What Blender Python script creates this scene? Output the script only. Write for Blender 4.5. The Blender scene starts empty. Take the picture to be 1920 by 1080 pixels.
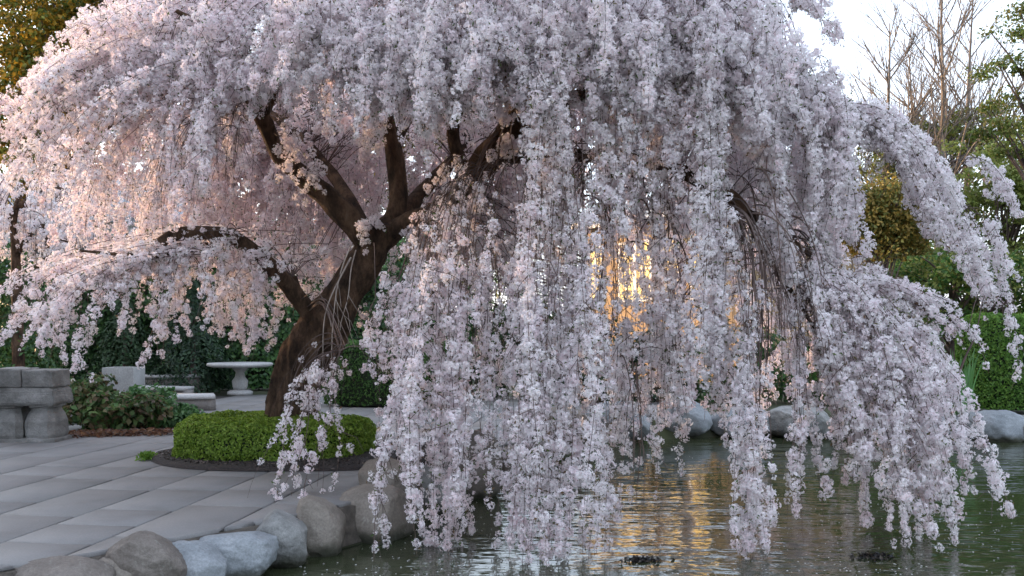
import bpy, bmesh, math, random
import numpy as np
from mathutils import Vector, noise as mnoise

random.seed(7)
rng = np.random.default_rng(7)
scene = bpy.context.scene
col = scene.collection

# ------------------------------------------------------------------ camera
F = 1867.0            # focal length in photo pixels (35 mm lens, 36 mm sensor, 1920 px)
HY = 610.0            # horizon row in the photo
CAMZ = 1.5
cam_d = bpy.data.cameras.new('camera')
cam_d.lens = 35.0
cam_d.sensor_width = 36.0
cam_d.shift_y = (HY - 540.0) / 1920.0
cam_d.clip_end = 2000.0
cam = bpy.data.objects.new('camera', cam_d)
cam.location = (0, 0, CAMZ)
cam.rotation_euler = (math.radians(90), 0, 0)
col.objects.link(cam)
scene.camera = cam

# ------------------------------------------------------------------ light
SUN_EL = math.radians(9.0)
SUN_RT = math.atan2(-0.88, 0.47)
world = bpy.data.worlds.new('World')
scene.world = world
world.use_nodes = True
wn, wl = world.node_tree.nodes, world.node_tree.links
sky = wn.new('ShaderNodeTexSky')
sky.sky_type = 'NISHITA'
sky.sun_disc = False
sky.sun_elevation = SUN_EL
sky.sun_rotation = SUN_RT % (2 * math.pi)
sky.air_density = 1.0
sky.dust_density = 2.0
sky.ozone_density = 1.5
veil = wn.new('ShaderNodeMix'); veil.data_type = 'RGBA'; veil.inputs[0].default_value = 0.7     # thin even evening cloud over the clear sky
veil.inputs[7].default_value = (1.95, 2.1, 2.5, 1)
wl.new(sky.outputs[0], veil.inputs[6]); wl.new(veil.outputs[2], wn['Background'].inputs[0])
wn['Background'].inputs[1].default_value = 0.15
sd = bpy.data.lights.new('sun', 'SUN')
sd.energy = 1.1
sd.angle = math.radians(2.0)
sd.color = (1.0, 0.63, 0.36)
sun = bpy.data.objects.new('sun', sd)
to_sun = Vector((math.sin(SUN_RT) * math.cos(SUN_EL), math.cos(SUN_RT) * math.cos(SUN_EL), math.sin(SUN_EL)))
sun.rotation_euler = to_sun.to_track_quat('Z', 'Y').to_euler()
sun.location = (-20, -10, 12)
col.objects.link(sun)
vs = scene.view_settings
vs.view_transform = 'Standard'
vs.look = 'None'
vs.exposure = 2.5
vs.gamma = 1.0
vs.use_curve_mapping = False
scene.cycles.max_bounces = 8
scene.cycles.diffuse_bounces = 7
scene.cycles.transmission_bounces = 7
scene.cycles.transparent_max_bounces = 4

# ------------------------------------------------------------------ helpers
def P(px, py, Y):
    """photo pixel at distance Y -> point in the place"""
    return np.array([(px - 960.0) / F * Y, Y, CAMZ - (py - HY) / F * Y])

def tag(o, label=None, cat=None, group=None, kind=None):
    if label: o['label'] = label
    if cat: o['category'] = cat
    if group: o['group'] = group
    if kind: o['kind'] = kind
    return o

def empty(name, loc, label=None, cat=None, group=None):
    o = bpy.data.objects.new(name, None)
    o.location = [float(c) for c in loc]
    o.empty_display_size = 0.2
    col.objects.link(o)
    return tag(o, label, cat, group)

def mesh_data(name, verts, faces, mat=None, colors=None, smooth=False):
    """faces: one (n,k) int array or list of such arrays"""
    if isinstance(faces, np.ndarray): faces = [faces]
    me = bpy.data.meshes.new(name)
    verts = np.asarray(verts, dtype=np.float32)
    me.vertices.add(len(verts))
    me.vertices.foreach_set('co', verts.ravel())
    li = np.concatenate([f.ravel() for f in faces]).astype(np.int32)
    tot = np.concatenate([np.full(len(f), f.shape[1]) for f in faces]).astype(np.int32)
    st = np.concatenate([[0], np.cumsum(tot)[:-1]]).astype(np.int32)
    me.loops.add(len(li)); me.loops.foreach_set('vertex_index', li)
    me.polygons.add(len(tot)); me.polygons.foreach_set('loop_start', st); me.polygons.foreach_set('loop_total', tot)
    if smooth: me.polygons.foreach_set('use_smooth', np.ones(len(tot), dtype=bool))
    if colors is not None:
        a = me.attributes.new('col', 'FLOAT_COLOR', 'POINT')
        c4 = np.ones((len(verts), 4), dtype=np.float32); c4[:, :3] = colors
        a.data.foreach_set('color', c4.ravel())
    me.update(calc_edges=True)
    if mat: me.materials.append(mat)
    return me

def obj(name, me, parent=None, loc=None):
    o = bpy.data.objects.new(name, me)
    col.objects.link(o)
    if parent is not None:
        o.parent = parent
        pl = parent.location.copy()
        pp = parent.parent
        while pp is not None:
            pl += pp.location; pp = pp.parent
        o.location = (Vector([float(c) for c in loc]) - pl) if loc is not None else -pl
    elif loc is not None:
        o.location = [float(c) for c in loc]
    return o

def bm_mesh(name, bm, mat=None, smooth=False):
    me = bpy.data.meshes.new(name)
    bm.normal_update(); bm.to_mesh(me); bm.free()
    if smooth: me.polygons.foreach_set('use_smooth', np.ones(len(me.polygons), dtype=bool))
    if mat: me.materials.append(mat)
    return me

# ------------------------------------------------------------------ materials
def new_mat(name):
    m = bpy.data.materials.new(name); m.use_nodes = True
    nt = m.node_tree
    return m, nt, nt.nodes['Principled BSDF'], nt.nodes['Material Output']

def ramp(nt, stops):
    r = nt.nodes.new('ShaderNodeValToRGB')
    e = r.color_ramp.elements
    while len(e) < len(stops): e.new(0.5)
    for k, (p, c) in enumerate(stops):
        e[k].position = p; e[k].color = (*c, 1)
    return r

def noise_tex(nt, scale, detail=4, rough=0.55, coord='Object', stretch=None):
    tc = nt.nodes.new('ShaderNodeTexCoord')
    n = nt.nodes.new('ShaderNodeTexNoise')
    n.inputs['Scale'].default_value = scale
    n.inputs['Detail'].default_value = detail
    n.inputs['Roughness'].default_value = rough
    if stretch:
        mp = nt.nodes.new('ShaderNodeMapping'); mp.inputs['Scale'].default_value = stretch
        nt.links.new(tc.outputs[coord], mp.inputs[0]); nt.links.new(mp.outputs[0], n.inputs[0])
    else:
        nt.links.new(tc.outputs[coord], n.inputs[0])
    return n

def add_bump(nt, bs, src, dist, strength=0.6):
    b = nt.nodes.new('ShaderNodeBump')
    b.inputs['Strength'].default_value = strength; b.inputs['Distance'].default_value = dist
    nt.links.new(src, b.inputs['Height']); nt.links.new(b.outputs[0], bs.inputs['Normal'])
    return b

def mat_leafy(name, transl, rough, spec=0.3):
    m, nt, bs, out = new_mat(name)
    at = nt.nodes.new('ShaderNodeAttribute'); at.attribute_name = 'col'
    nt.links.new(at.outputs['Color'], bs.inputs['Base Color'])
    bs.inputs['Roughness'].default_value = rough
    bs.inputs['Specular IOR Level'].default_value = spec
    tr = nt.nodes.new('ShaderNodeBsdfTranslucent'); nt.links.new(at.outputs['Color'], tr.inputs['Color'])
    mx = nt.nodes.new('ShaderNodeMixShader'); mx.inputs[0].default_value = transl
    nt.links.new(bs.outputs[0], mx.inputs[1]); nt.links.new(tr.outputs[0], mx.inputs[2])
    nt.links.new(mx.outputs[0], out.inputs['Surface'])
    return m

def mat_stone(name, c1, c2, c3, scale=3.0, bump=0.02, rough=0.85):
    m, nt, bs, out = new_mat(name)
    n = noise_tex(nt, scale, 6, 0.6)
    r = ramp(nt, [(0.3, c1), (0.52, c2), (0.72, c3)])
    nt.links.new(n.outputs[0], r.inputs[0])
    n3 = noise_tex(nt, scale * 22, 3, 0.7)
    r3 = ramp(nt, [(0.3, (0.72, 0.72, 0.72)), (0.7, (1.12, 1.12, 1.12))])
    nt.links.new(n3.outputs[0], r3.inputs[0])
    mx = nt.nodes.new('ShaderNodeMix'); mx.data_type = 'RGBA'; mx.blend_type = 'MULTIPLY'; mx.inputs[0].default_value = 1
    nt.links.new(r.outputs[0], mx.inputs[6]); nt.links.new(r3.outputs[0], mx.inputs[7])
    nt.links.new(mx.outputs[2], bs.inputs['Base Color'])
    bs.inputs['Roughness'].default_value = rough
    n2 = noise_tex(nt, scale * 6, 8, 0.65)
    add_bump(nt, bs, n2.outputs[0], bump, 0.8)
    return m

M = {}
M['petal'] = mat_leafy('cherry_petal', 0.42, 0.65, 0.2)
_nt = M['petal'].node_tree; _a = [n for n in _nt.nodes if n.type == 'ATTRIBUTE'][0]
_b = _nt.nodes.new('ShaderNodeAttribute'); _b.attribute_type = 'INSTANCER'; _b.attribute_name = 'tint'
_m = _nt.nodes.new('ShaderNodeMix'); _m.data_type = 'RGBA'; _m.blend_type = 'MULTIPLY'; _m.inputs[0].default_value = 1
_to = [l.to_socket for l in _a.outputs['Color'].links]
_nt.links.new(_a.outputs['Color'], _m.inputs[6]); _nt.links.new(_b.outputs['Color'], _m.inputs[7])
for _s in _to: _nt.links.new(_m.outputs[2], _s)
M['petal_loose'] = mat_leafy('loose_petal', 0.36, 0.65, 0.2)
M['leaf'] = mat_leafy('green_leaf', 0.4, 0.5, 0.35)
M['needle'] = mat_leafy('evergreen_leaf', 0.12, 0.5, 0.35)

m, nt, bs, out = new_mat('cherry_bark')
n = noise_tex(nt, 7, 8, 0.7, stretch=(1, 1, 0.45))
r = ramp(nt, [(0.32, (0.022, 0.016, 0.012)), (0.48, (0.085, 0.053, 0.035)), (0.62, (0.19, 0.118, 0.075)), (0.78, (0.26, 0.20, 0.155))])
nt.links.new(n.outputs[0], r.inputs[0]); nt.links.new(r.outputs[0], bs.inputs['Base Color'])
bs.inputs['Roughness'].default_value = 0.9
bs.inputs['Specular IOR Level'].default_value = 0.2
n2 = noise_tex(nt, 22, 8, 0.75, stretch=(1, 1, 0.35))
add_bump(nt, bs, n2.outputs[0], 0.09, 1.0)
M['bark'] = m

m, nt, bs, out = new_mat('twig_bark')
n = noise_tex(nt, 3, 3)
r = ramp(nt, [(0.35, (0.055, 0.035, 0.03)), (0.65, (0.14, 0.095, 0.08))])
nt.links.new(n.outputs[0], r.inputs[0]); nt.links.new(r.outputs[0], bs.inputs['Base Color'])
bs.inputs['Roughness'].default_value = 0.8
M['twig'] = m

m, nt, bs, out = new_mat('grey_stem')
n = noise_tex(nt, 9, 4)
r = ramp(nt, [(0.35, (0.16, 0.12, 0.10)), (0.65, (0.30, 0.25, 0.21))])
nt.links.new(n.outputs[0], r.inputs[0]); nt.links.new(r.outputs[0], bs.inputs['Base Color'])
bs.inputs['Roughness'].default_value = 0.8
M['stem'] = m

m, nt, bs, out = new_mat('bare_tree_bark')
n = noise_tex(nt, 1.5, 4)
r = ramp(nt, [(0.35, (0.10, 0.075, 0.06)), (0.65, (0.20, 0.155, 0.12))])
nt.links.new(n.outputs[0], r.inputs[0]); nt.links.new(r.outputs[0], bs.inputs['Base Color'])
M['barebark'] = m

# paving: warm grey slabs, each with its own tone, streaks and stains
m, nt, bs, out = new_mat('paving_slab')
oi = nt.nodes.new('ShaderNodeObjectInfo')
r0 = ramp(nt, [(0.0, (0.176, 0.172, 0.167)), (0.35, (0.184, 0.177, 0.171)), (0.65, (0.18, 0.177, 0.174)), (1.0, (0.188, 0.184, 0.18))])
nt.links.new(oi.outputs['Random'], r0.inputs[0])
n = noise_tex(nt, 1.6, 7, 0.65)
gp = nt.nodes.new('ShaderNodeNewGeometry'); nt.links.new(gp.outputs['Position'], n.inputs[0])
r = ramp(nt, [(0.28, (0.76, 0.74, 0.72)), (0.48, (0.98, 0.98, 0.98)), (0.75, (1.12, 1.11, 1.10))])
nt.links.new(n.outputs[0], r.inputs[0])
mx = nt.nodes.new('ShaderNodeMix'); mx.data_type = 'RGBA'; mx.blend_type = 'MULTIPLY'; mx.inputs[0].default_value = 1
nt.links.new(r0.outputs[0], mx.inputs[6]); nt.links.new(r.outputs[0], mx.inputs[7])
n4 = noise_tex(nt, 60, 3, 0.7)
r4 = ramp(nt, [(0.3, (0.82, 0.82, 0.82)), (0.7, (1.1, 1.1, 1.1))]); nt.links.new(n4.outputs[0], r4.inputs[0])
mx2 = nt.nodes.new('ShaderNodeMix'); mx2.data_type = 'RGBA'; mx2.blend_type = 'MULTIPLY'; mx2.inputs[0].default_value = 1
nt.links.new(mx.outputs[2], mx2.inputs[6]); nt.links.new(r4.outputs[0], mx2.inputs[7])
nt.links.new(mx2.outputs[2], bs.inputs['Base Color'])
bs.inputs['Roughness'].default_value = 0.62
add_bump(nt, bs, n4.outputs[0], 0.004, 0.5)
M['paver'] = m

m, nt, bs, out = new_mat('joint_mortar')
bs.inputs['Base Color'].default_value = (0.035, 0.032, 0.03, 1); bs.inputs['Roughness'].default_value = 0.95
M['mortar'] = m

m, nt, bs, out = new_mat('garden_soil')
n = noise_tex(nt, 0.8, 6); r = ramp(nt, [(0.35, (0.03, 0.032, 0.018)), (0.55, (0.05, 0.06, 0.025)), (0.75, (0.07, 0.055, 0.04))])
nt.links.new(n.outputs[0], r.inputs[0]); nt.links.new(r.outputs[0], bs.inputs['Base Color']); bs.inputs['Roughness'].default_value = 0.95
M['soil'] = m

m, nt, bs, out = new_mat('sandy_soil')
n = noise_tex(nt, 9, 6, 0.7); r = ramp(nt, [(0.35, (0.05, 0.042, 0.034)), (0.55, (0.10, 0.085, 0.07)), (0.75, (0.15, 0.13, 0.11))])
nt.links.new(n.outputs[0], r.inputs[0]); nt.links.new(r.outputs[0], bs.inputs['Base Color']); bs.inputs['Roughness'].default_value = 0.95
add_bump(nt, bs, n.outputs[0], 0.03, 1)
M['soil_brown'] = m
m, nt, bs, out = new_mat('bark_mulch')
n = noise_tex(nt, 45, 4, 0.7); r = ramp(nt, [(0.35, (0.012, 0.009, 0.008)), (0.6, (0.04, 0.03, 0.026)), (0.8, (0.08, 0.06, 0.05))])
nt.links.new(n.outputs[0], r.inputs[0]); nt.links.new(r.outputs[0], bs.inputs['Base Color']); bs.inputs['Roughness'].default_value = 0.9
add_bump(nt, bs, n.outputs[0], 0.02, 1)
M['mulch'] = m

m, nt, bs, out = new_mat('pond_water')
n0 = noise_tex(nt, 0.35, 3); r = ramp(nt, [(0.35, (0.026, 0.034, 0.017)), (0.7, (0.042, 0.048, 0.024))])
nt.links.new(n0.outputs[0], r.inputs[0]); nt.links.new(r.outputs[0], bs.inputs['Base Color'])
bs.inputs['Roughness'].default_value = 0.04; bs.inputs['IOR'].default_value = 1.36; bs.inputs['Specular IOR Level'].default_value = 0.75
n1 = noise_tex(nt, 2.2, 3, 0.5, stretch=(0.55, 1.3, 1))
n2 = noise_tex(nt, 6.5, 2, 0.5, stretch=(0.5, 1.3, 1))
ad = nt.nodes.new('ShaderNodeMath'); ad.operation = 'MULTIPLY_ADD'; ad.inputs[1].default_value = 0.3
nt.links.new(n2.outputs[0], ad.inputs[0]); nt.links.new(n1.outputs[0], ad.inputs[2])
prev = ad.outputs[0]
# ring ripples where hanging branches touch the surface
for (cx, cy, amp, fr) in ((0.35, 8.1, 0.32, 7.0), (3.7, 8.0, 0.25, 6.5), (2.05, 7.7, 0.22, 7.5), (-0.6, 7.9, 0.18, 8.0)):
    tc = nt.nodes.new('ShaderNodeTexCoord')
    sb = nt.nodes.new('ShaderNodeVectorMath'); sb.operation = 'DISTANCE'; sb.inputs[1].default_value = (cx, cy, 0)
    mp = nt.nodes.new('ShaderNodeMapping'); mp.inputs['Scale'].default_value = (1, 1, 0)
    nt.links.new(tc.outputs['Object'], mp.inputs[0]); nt.links.new(mp.outputs[0], sb.inputs[0])
    f_ = nt.nodes.new('ShaderNodeMath'); f_.operation = 'MULTIPLY'; f_.inputs[1].default_value = fr * 6.283
    nt.links.new(sb.outputs['Value'], f_.inputs[0])
    sn = nt.nodes.new('ShaderNodeMath'); sn.operation = 'SINE'; nt.links.new(f_.outputs[0], sn.inputs[0])
    mr = nt.nodes.new('ShaderNodeMapRange'); mr.inputs[1].default_value = 0.1; mr.inputs[2].default_value = 1.3
    mr.inputs[3].default_value = amp * 0.14; mr.inputs[4].default_value = 0
    nt.links.new(sb.outputs['Value'], mr.inputs[0])
    ma = nt.nodes.new('ShaderNodeMath'); ma.operation = 'MULTIPLY_ADD'
    nt.links.new(sn.outputs[0], ma.inputs[0]); nt.links.new(mr.outputs[0], ma.inputs[1]); nt.links.new(prev, ma.inputs[2])
    prev = ma.outputs[0]
np_ = noise_tex(nt, 0.55, 2); pr_ = ramp(nt, [(0.38, (0.25, 0.25, 0.25)), (0.62, (1, 1, 1))]); nt.links.new(np_.outputs[0], pr_.inputs[0])
b_ = add_bump(nt, bs, prev, 0.035, 0.7); nt.links.new(pr_.outputs[0], b_.inputs['Strength'])
M['water'] = m

M['rock_brown'] = mat_stone('brown_boulder', (0.10, 0.085, 0.072), (0.17, 0.145, 0.125), (0.24, 0.21, 0.185), 2.6, 0.03)
M['rock_tan'] = mat_stone('tan_boulder', (0.14, 0.12, 0.098), (0.215, 0.185, 0.155), (0.28, 0.245, 0.21), 2.4, 0.025)
M['rock_blue'] = mat_stone('blue_grey_boulder', (0.15, 0.165, 0.175), (0.24, 0.26, 0.275), (0.32, 0.34, 0.355), 2.6, 0.02)
M['rock_pale'] = mat_stone('pale_boulder', (0.13, 0.13, 0.125), (0.25, 0.25, 0.24), (0.36, 0.36, 0.345), 4.5, 0.04)
for _k in ('rock_brown', 'rock_tan', 'rock_blue', 'rock_pale'):        # wet, algae-dark band at the waterline
    nt = M[_k].node_tree; bs = nt.nodes['Principled BSDF']; src = bs.inputs['Base Color'].links[0].from_socket
    gp = nt.nodes.new('ShaderNodeNewGeometry'); sx = nt.nodes.new('ShaderNodeSeparateXYZ'); nt.links.new(gp.outputs['Position'], sx.inputs[0])
    nz = noise_tex(nt, 6, 4); ad = nt.nodes.new('ShaderNodeMath'); ad.operation = 'MULTIPLY_ADD'; ad.inputs[1].default_value = 0.16
    nt.links.new(nz.outputs[0], ad.inputs[0]); nt.links.new(sx.outputs[2], ad.inputs[2])
    mr = nt.nodes.new('ShaderNodeMapRange'); mr.inputs[1].default_value = -0.24; mr.inputs[2].default_value = -0.15; mr.inputs[3].default_value = 1; mr.inputs[4].default_value = 0
    nt.links.new(ad.outputs[0], mr.inputs[0])
    mx = nt.nodes.new('ShaderNodeMix'); mx.data_type = 'RGBA'; mx.inputs[7].default_value = (0.045, 0.045, 0.03, 1)
    nt.links.new(mr.outputs[0], mx.inputs[0]); nt.links.new(src, mx.inputs[6])
    # lichen and crack flecks
    lz = noise_tex(nt, 13, 6, 0.75); lr = ramp(nt, [(0.60, (0, 0, 0)), (0.70, (0.55, 0.55, 0.55))]); nt.links.new(lz.outputs[0], lr.inputs[0])
    m2 = nt.nodes.new('ShaderNodeMix'); m2.data_type = 'RGBA'; m2.inputs[7].default_value = (0.36, 0.37, 0.33, 1)
    nt.links.new(lr.outputs[0], m2.inputs[0]); nt.links.new(mx.outputs[2], m2.inputs[6])
    nt.links.new(m2.outputs[2], bs.inputs['Base Color'])
M['stone'] = mat_stone('weathered_limestone', (0.10, 0.095, 0.088), (0.20, 0.195, 0.185), (0.30, 0.295, 0.285), 3.5, 0.03)
M['stone_pale'] = mat_stone('pale_cut_stone', (0.34, 0.34, 0.33), (0.43, 0.43, 0.42), (0.50, 0.50, 0.49), 1.8, 0.006)
M['stone_dark'] = mat_stone('brown_cut_stone', (0.16, 0.145, 0.13), (0.22, 0.20, 0.185), (0.28, 0.26, 0.24), 2.5, 0.01)

def flat_mat(name, c, rough=0.7):
    m, nt, bs, out = new_mat(name)
    n = noise_tex(nt, 2.0, 5)
    r = ramp(nt, [(0.3, tuple(v * 0.85 for v in c)), (0.7, tuple(min(1, v * 1.08) for v in c))])
    nt.links.new(n.outputs[0], r.inputs[0]); nt.links.new(r.outputs[0], bs.inputs['Base Color'])
    bs.inputs['Roughness'].default_value = rough
    return m
M['siding'] = flat_mat('pale_siding', (0.58, 0.64, 0.66))
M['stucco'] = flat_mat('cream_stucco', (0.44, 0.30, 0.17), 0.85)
M['white'] = flat_mat('white_trim', (0.74, 0.76, 0.77), 0.5)
M['slate'] = flat_mat('grey_roof', (0.34, 0.36, 0.40), 0.6)
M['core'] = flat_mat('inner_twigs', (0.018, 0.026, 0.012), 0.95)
M['iris'] = flat_mat('iris_blade', (0.09, 0.22, 0.06), 0.45)
m, nt, bs, out = new_mat('window_glass')
bs.inputs['Base Color'].default_value = (0.03, 0.04, 0.045, 1); bs.inputs['Roughness'].default_value = 0.05
M['glass'] = m
m, nt, bs, out = new_mat('added_house_glow')
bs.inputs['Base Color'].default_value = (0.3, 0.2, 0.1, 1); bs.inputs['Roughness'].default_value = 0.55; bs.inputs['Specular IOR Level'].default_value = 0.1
bs.inputs['Emission Color'].default_value = (1.0, 0.62, 0.20, 1); bs.inputs['Emission Strength'].default_value = 0.35  # warm emission added to strengthen the golden glow of the house
M['houseglow'] = m

# ------------------------------------------------------------------ shape builders
def frames(pts):
    d = np.gradient(pts, axis=0); d /= np.linalg.norm(d, axis=1)[:, None] + 1e-9
    up = np.array([0.13, 0.31, 0.94])
    a = np.cross(d, up); bad = np.linalg.norm(a, axis=1) < 0.05
    a[bad] = np.cross(d[bad], [1, 0.2, 0]); a /= np.linalg.norm(a, axis=1)[:, None]
    return d, a, np.cross(d, a)

def tube_arrays(pts, rad, seg, base=0):
    pts = np.asarray(pts, float); rad = np.asarray(rad, float)
    d, a, b = frames(pts)
    th = np.arange(seg) * 2 * math.pi / seg
    v = pts[:, None, :] + rad[:, None, None] * (np.cos(th)[None, :, None] * a[:, None, :] + np.sin(th)[None, :, None] * b[:, None, :])
    n = len(pts)
    i = np.arange(n - 1)[:, None] * seg; j = np.arange(seg)[None, :]; jn = (j + 1) % seg
    f = np.stack([i + j, i + jn, i + seg + jn, i + seg + j], -1).reshape(-1, 4) + base
    return v.reshape(-1, 3), f

def catmull(ctrl, per=8):
    c = np.asarray(ctrl, float)
    c = np.vstack([2 * c[0] - c[1], c, 2 * c[-1] - c[-2]])
    out = []
    for k in range(1, len(c) - 2):
        t = np.linspace(0, 1, per, endpoint=False)[:, None]
        p0, p1, p2, p3 = c[k - 1], c[k], c[k + 1], c[k + 2]
        out.append(0.5 * (2 * p1 + (p2 - p0) * t + (2 * p0 - 5 * p1 + 4 * p2 - p3) * t ** 2 + (3 * p1 - p0 - 3 * p2 + p3) * t ** 3))
    out.append(c[-2][None])
    return np.vstack(out)

def bark_tube(pts, rad, seg, rough=0.12, freq=3.0):
    """tube with buttresses, knots and furrows"""
    v, f = tube_arrays(pts, rad, seg)
    n = len(pts)
    cen = np.repeat(np.asarray(pts), seg, axis=0); rr = np.repeat(np.asarray(rad), seg)
    dirn = v - cen
    amp = np.array([mnoise.fractal(Vector((p[0] * freq, p[1] * freq, p[2] * freq * 0.45)), 1.0, 2.0, 3) +
                    0.6 * mnoise.noise(Vector((p[0] * freq * 4, p[1] * freq * 4, p[2] * freq * 1.0))) for p in v])
    fine_ = np.array([abs(mnoise.noise(Vector((p[0] * 14, p[1] * 14, p[2] * 5)))) for p in v])
    v = cen + dirn * (1 + rough * amp[:, None] * 1.6 - rough * 0.7 * fine_[:, None])
    caps = [np.arange(seg)[None, ::-1], (np.arange(seg) + (n - 1) * seg)[None]]
    return v, [f] + caps

def box_bm(bm, x0, x1, y0, y1, z0, z1, bevel=0.0):
    r = bmesh.ops.create_cube(bm, size=1)
    bmesh.ops.scale(bm, vec=(x1 - x0, y1 - y0, z1 - z0), verts=r['verts'])
    bmesh.ops.translate(bm, vec=((x0 + x1) / 2, (y0 + y1) / 2, (z0 + z1) / 2), verts=r['verts'])
    if bevel:
        es = list({e for v in r['verts'] for e in v.link_edges})
        bmesh.ops.bevel(bm, geom=es, offset=bevel, segments=2, affect='EDGES', profile=0.6)

def box(name, mat, parent, x0, x1, y0, y1, z0, z1, bevel=0.0):
    bm = bmesh.new(); box_bm(bm, x0, x1, y0, y1, z0, z1, bevel)
    return obj(name, bm_mesh(name, bm, mat), parent)

def rand_unit(n):
    v = rng.normal(size=(n, 3)); return v / np.linalg.norm(v, axis=1)[:, None]

def basis(nrm):
    n = len(nrm)
    t = np.cross(nrm, rand_unit(n)); t /= np.linalg.norm(t, axis=1)[:, None] + 1e-9
    return t, np.cross(nrm, t)

def leaf_arrays(cen, nrm, size, cols, aspect=0.5, fold=0.18):
    """kite leaves: 4 verts, 2 tris each"""
    n = len(cen); t, b = basis(nrm)
    s = size[:, None]
    v = np.stack([cen - t * s * 0.5, cen + b * s * aspect * 0.5 + nrm * s * fold, cen + t * s * 0.55, cen - b * s * aspect * 0.5 + nrm * s * fold], 1)
    k = np.arange(n)[:, None] * 4
    f = np.stack([k + [0, 1, 2], k + [0, 2, 3]], 1).reshape(-1, 3)
    return v.reshape(-1, 3), f, np.repeat(cols, 4, axis=0)

def palette(n, stops, jit=0.12):
    """random per-leaf colours from a list of leaf colours"""
    st = np.array(stops); k = rng.integers(0, len(st), n)
    c = st[k] * (1 + rng.normal(0, jit, (n, 1)))
    return np.clip(c, 0.004, 1)

def rock(name, px, py, w, h, Y, mat, label, seed, depth=None, pts=None, group=None, tilt=0.0):
    """boulder; px,py = its middle, w,h = its size in photo pixels"""
    c = P(px, py, Y); rx = w / 2 / F * Y; rz = h / 2 / F * Y; ry = depth or (rx * 0.5 + rz * 0.5)
    bm = bmesh.new(); bmesh.ops.create_icosphere(bm, subdivisions=5, radius=1)
    off = Vector((seed * 3.7, seed * 1.3, seed * 2.1))
    rr_ = random.Random(seed * 17 + 5)
    cuts = []
    for _ in range(9):
        cn = Vector((rr_.gauss(0, 1), rr_.gauss(0, 1), rr_.gauss(0, 1))).normalized(); cuts.append((cn, rr_.uniform(0.72, 0.98)))
    for v in bm.verts:
        p = v.co.copy()
        q = Vector([math.copysign(abs(k) ** 0.8, k) for k in p])     # a little blocky
        s = 1 + 0.20 * mnoise.noise(p * 0.8 + off) + 0.08 * mnoise.noise(p * 2.1 + off) + 0.035 * mnoise.noise(p * 6 + off)
        q = q * s
        for cn, cd in cuts:
            ex = q.dot(cn) - cd
            if ex > 0: q = q - cn * ex * 0.75
        q = q * (1 + 0.03 * mnoise.fractal(p * 5 + off, 1.0, 2.0, 3)) * 1.1
        ct, sn = math.cos(tilt), math.sin(tilt)
        x, z = q.x * rx, q.z * rz
        v.co = (x * ct - z * sn, q.y * ry, x * sn + z * ct)
    o = obj(name, bm_mesh(name, bm, mat, True), None, c)
    return tag(o, label, 'boulder', group or 'boulders round the pond')

# ================================================================== SETTING
WATER_Z = -0.35
BANK = [(-5.2, 3.2), (-4.0, 5.0), (-3.1, 6.15), (-2.45, 6.75), (-1.95, 7.35), (-1.5, 7.9), (-1.05, 8.6), (-0.75, 9.4), (-0.3, 10.6), (0.1, 12.2), (0.9, 14.6), (2.0, 16.1), (3.6, 16.7), (6.0, 16.6), (8.5, 16.35), (12, 16.0), (20, 14.5)]
BANK = [(x - 0.22, y + 0.10) if x < 0.5 else (x, y) for x, y in BANK]
POND = np.array(BANK + [(24, 8), (20, 2.5), (8, 1.6), (-3.2, 1.8)])

def poly_sdf(x, y, poly):
    """signed distance, negative inside"""
    d = np.full(x.shape, 1e9); inside = np.zeros(x.shape, bool)
    n = len(poly)
    for i in range(n):
        a, b = poly[i], poly[(i + 1) % n]
        e = b - a; wx, wy = x - a[0], y - a[1]
        t = np.clip((wx * e[0] + wy * e[1]) / (e @ e), 0, 1)
        d = np.minimum(d, np.hypot(wx - e[0] * t, wy - e[1] * t))
        c = ((a[1] > y) != (b[1] > y)) & (x < (b[0] - a[0]) * (y - a[1]) / (b[1] - a[1] + 1e-12) + a[0])
        inside ^= c
    return np.where(inside, -d, d)

gx = np.concatenate([[-900, -400, -150, -60, -30], np.arange(-16, 26.01, 0.25), [32, 60, 150, 400, 900]])
gy = np.concatenate([[-300, -100, -30, -8], np.arange(-2, 34.01, 0.25), [45, 80, 200, 500, 1500]])
X, Yg = np.meshgrid(gx, gy)
sdf = poly_sdf(X, Yg, POND)
Z = np.where(sdf < 0.0, -0.06 - np.clip(-sdf / 0.45, 0, 1) * 1.0, -0.06)
ny, nx = X.shape
i = (np.arange(ny - 1)[:, None] * nx + np.arange(nx - 1)[None, :]).ravel()
ground = obj('ground', mesh_data('ground', np.stack([X, Yg, Z], -1).reshape(-1, 3), np.stack([i, i + 1, i + nx + 1, i + nx], 1), M['soil'], smooth=True))
tag(ground, kind='structure')
wp = obj('pond_water', mesh_data('pond_water', np.c_[POND, np.full(len(POND), 0)], np.arange(len(POND))[None, ::-1].copy(), M['water']), None, (0, 0, WATER_Z))
tag(wp, kind='structure')

# ---- patio: long strips of slabs running away to the right, cut along the pond
TH = math.atan2(210.0, F)
ED = np.array([math.cos(TH), -math.sin(TH)]); DD = np.array([math.sin(TH), math.cos(TH)])
PATIO_EDGE = np.array([(-6.5, 1.5), (-5.4, 3.0), (-4.2, 4.85), (-3.3, 6.0), (-2.68, 6.7), (-2.2, 7.3), (-1.75, 7.9), (-1.3, 8.6), (-1.0, 9.4), (-0.6, 10.6), (-0.2, 12.2), (0.6, 14.4), (1.9, 15.9), (3.0, 18.0)])
PATIO = np.vstack([PATIO_EDGE, [(3.0, 21.5), (-14, 21.5), (-14, 1.5)]])
base_v = np.c_[PATIO, np.full(len(PATIO), -0.022)]
patio = obj('patio', mesh_data('patio', base_v, np.arange(len(PATIO))[None].copy(), M['mortar']))
tag(patio, kind='structure')

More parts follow.
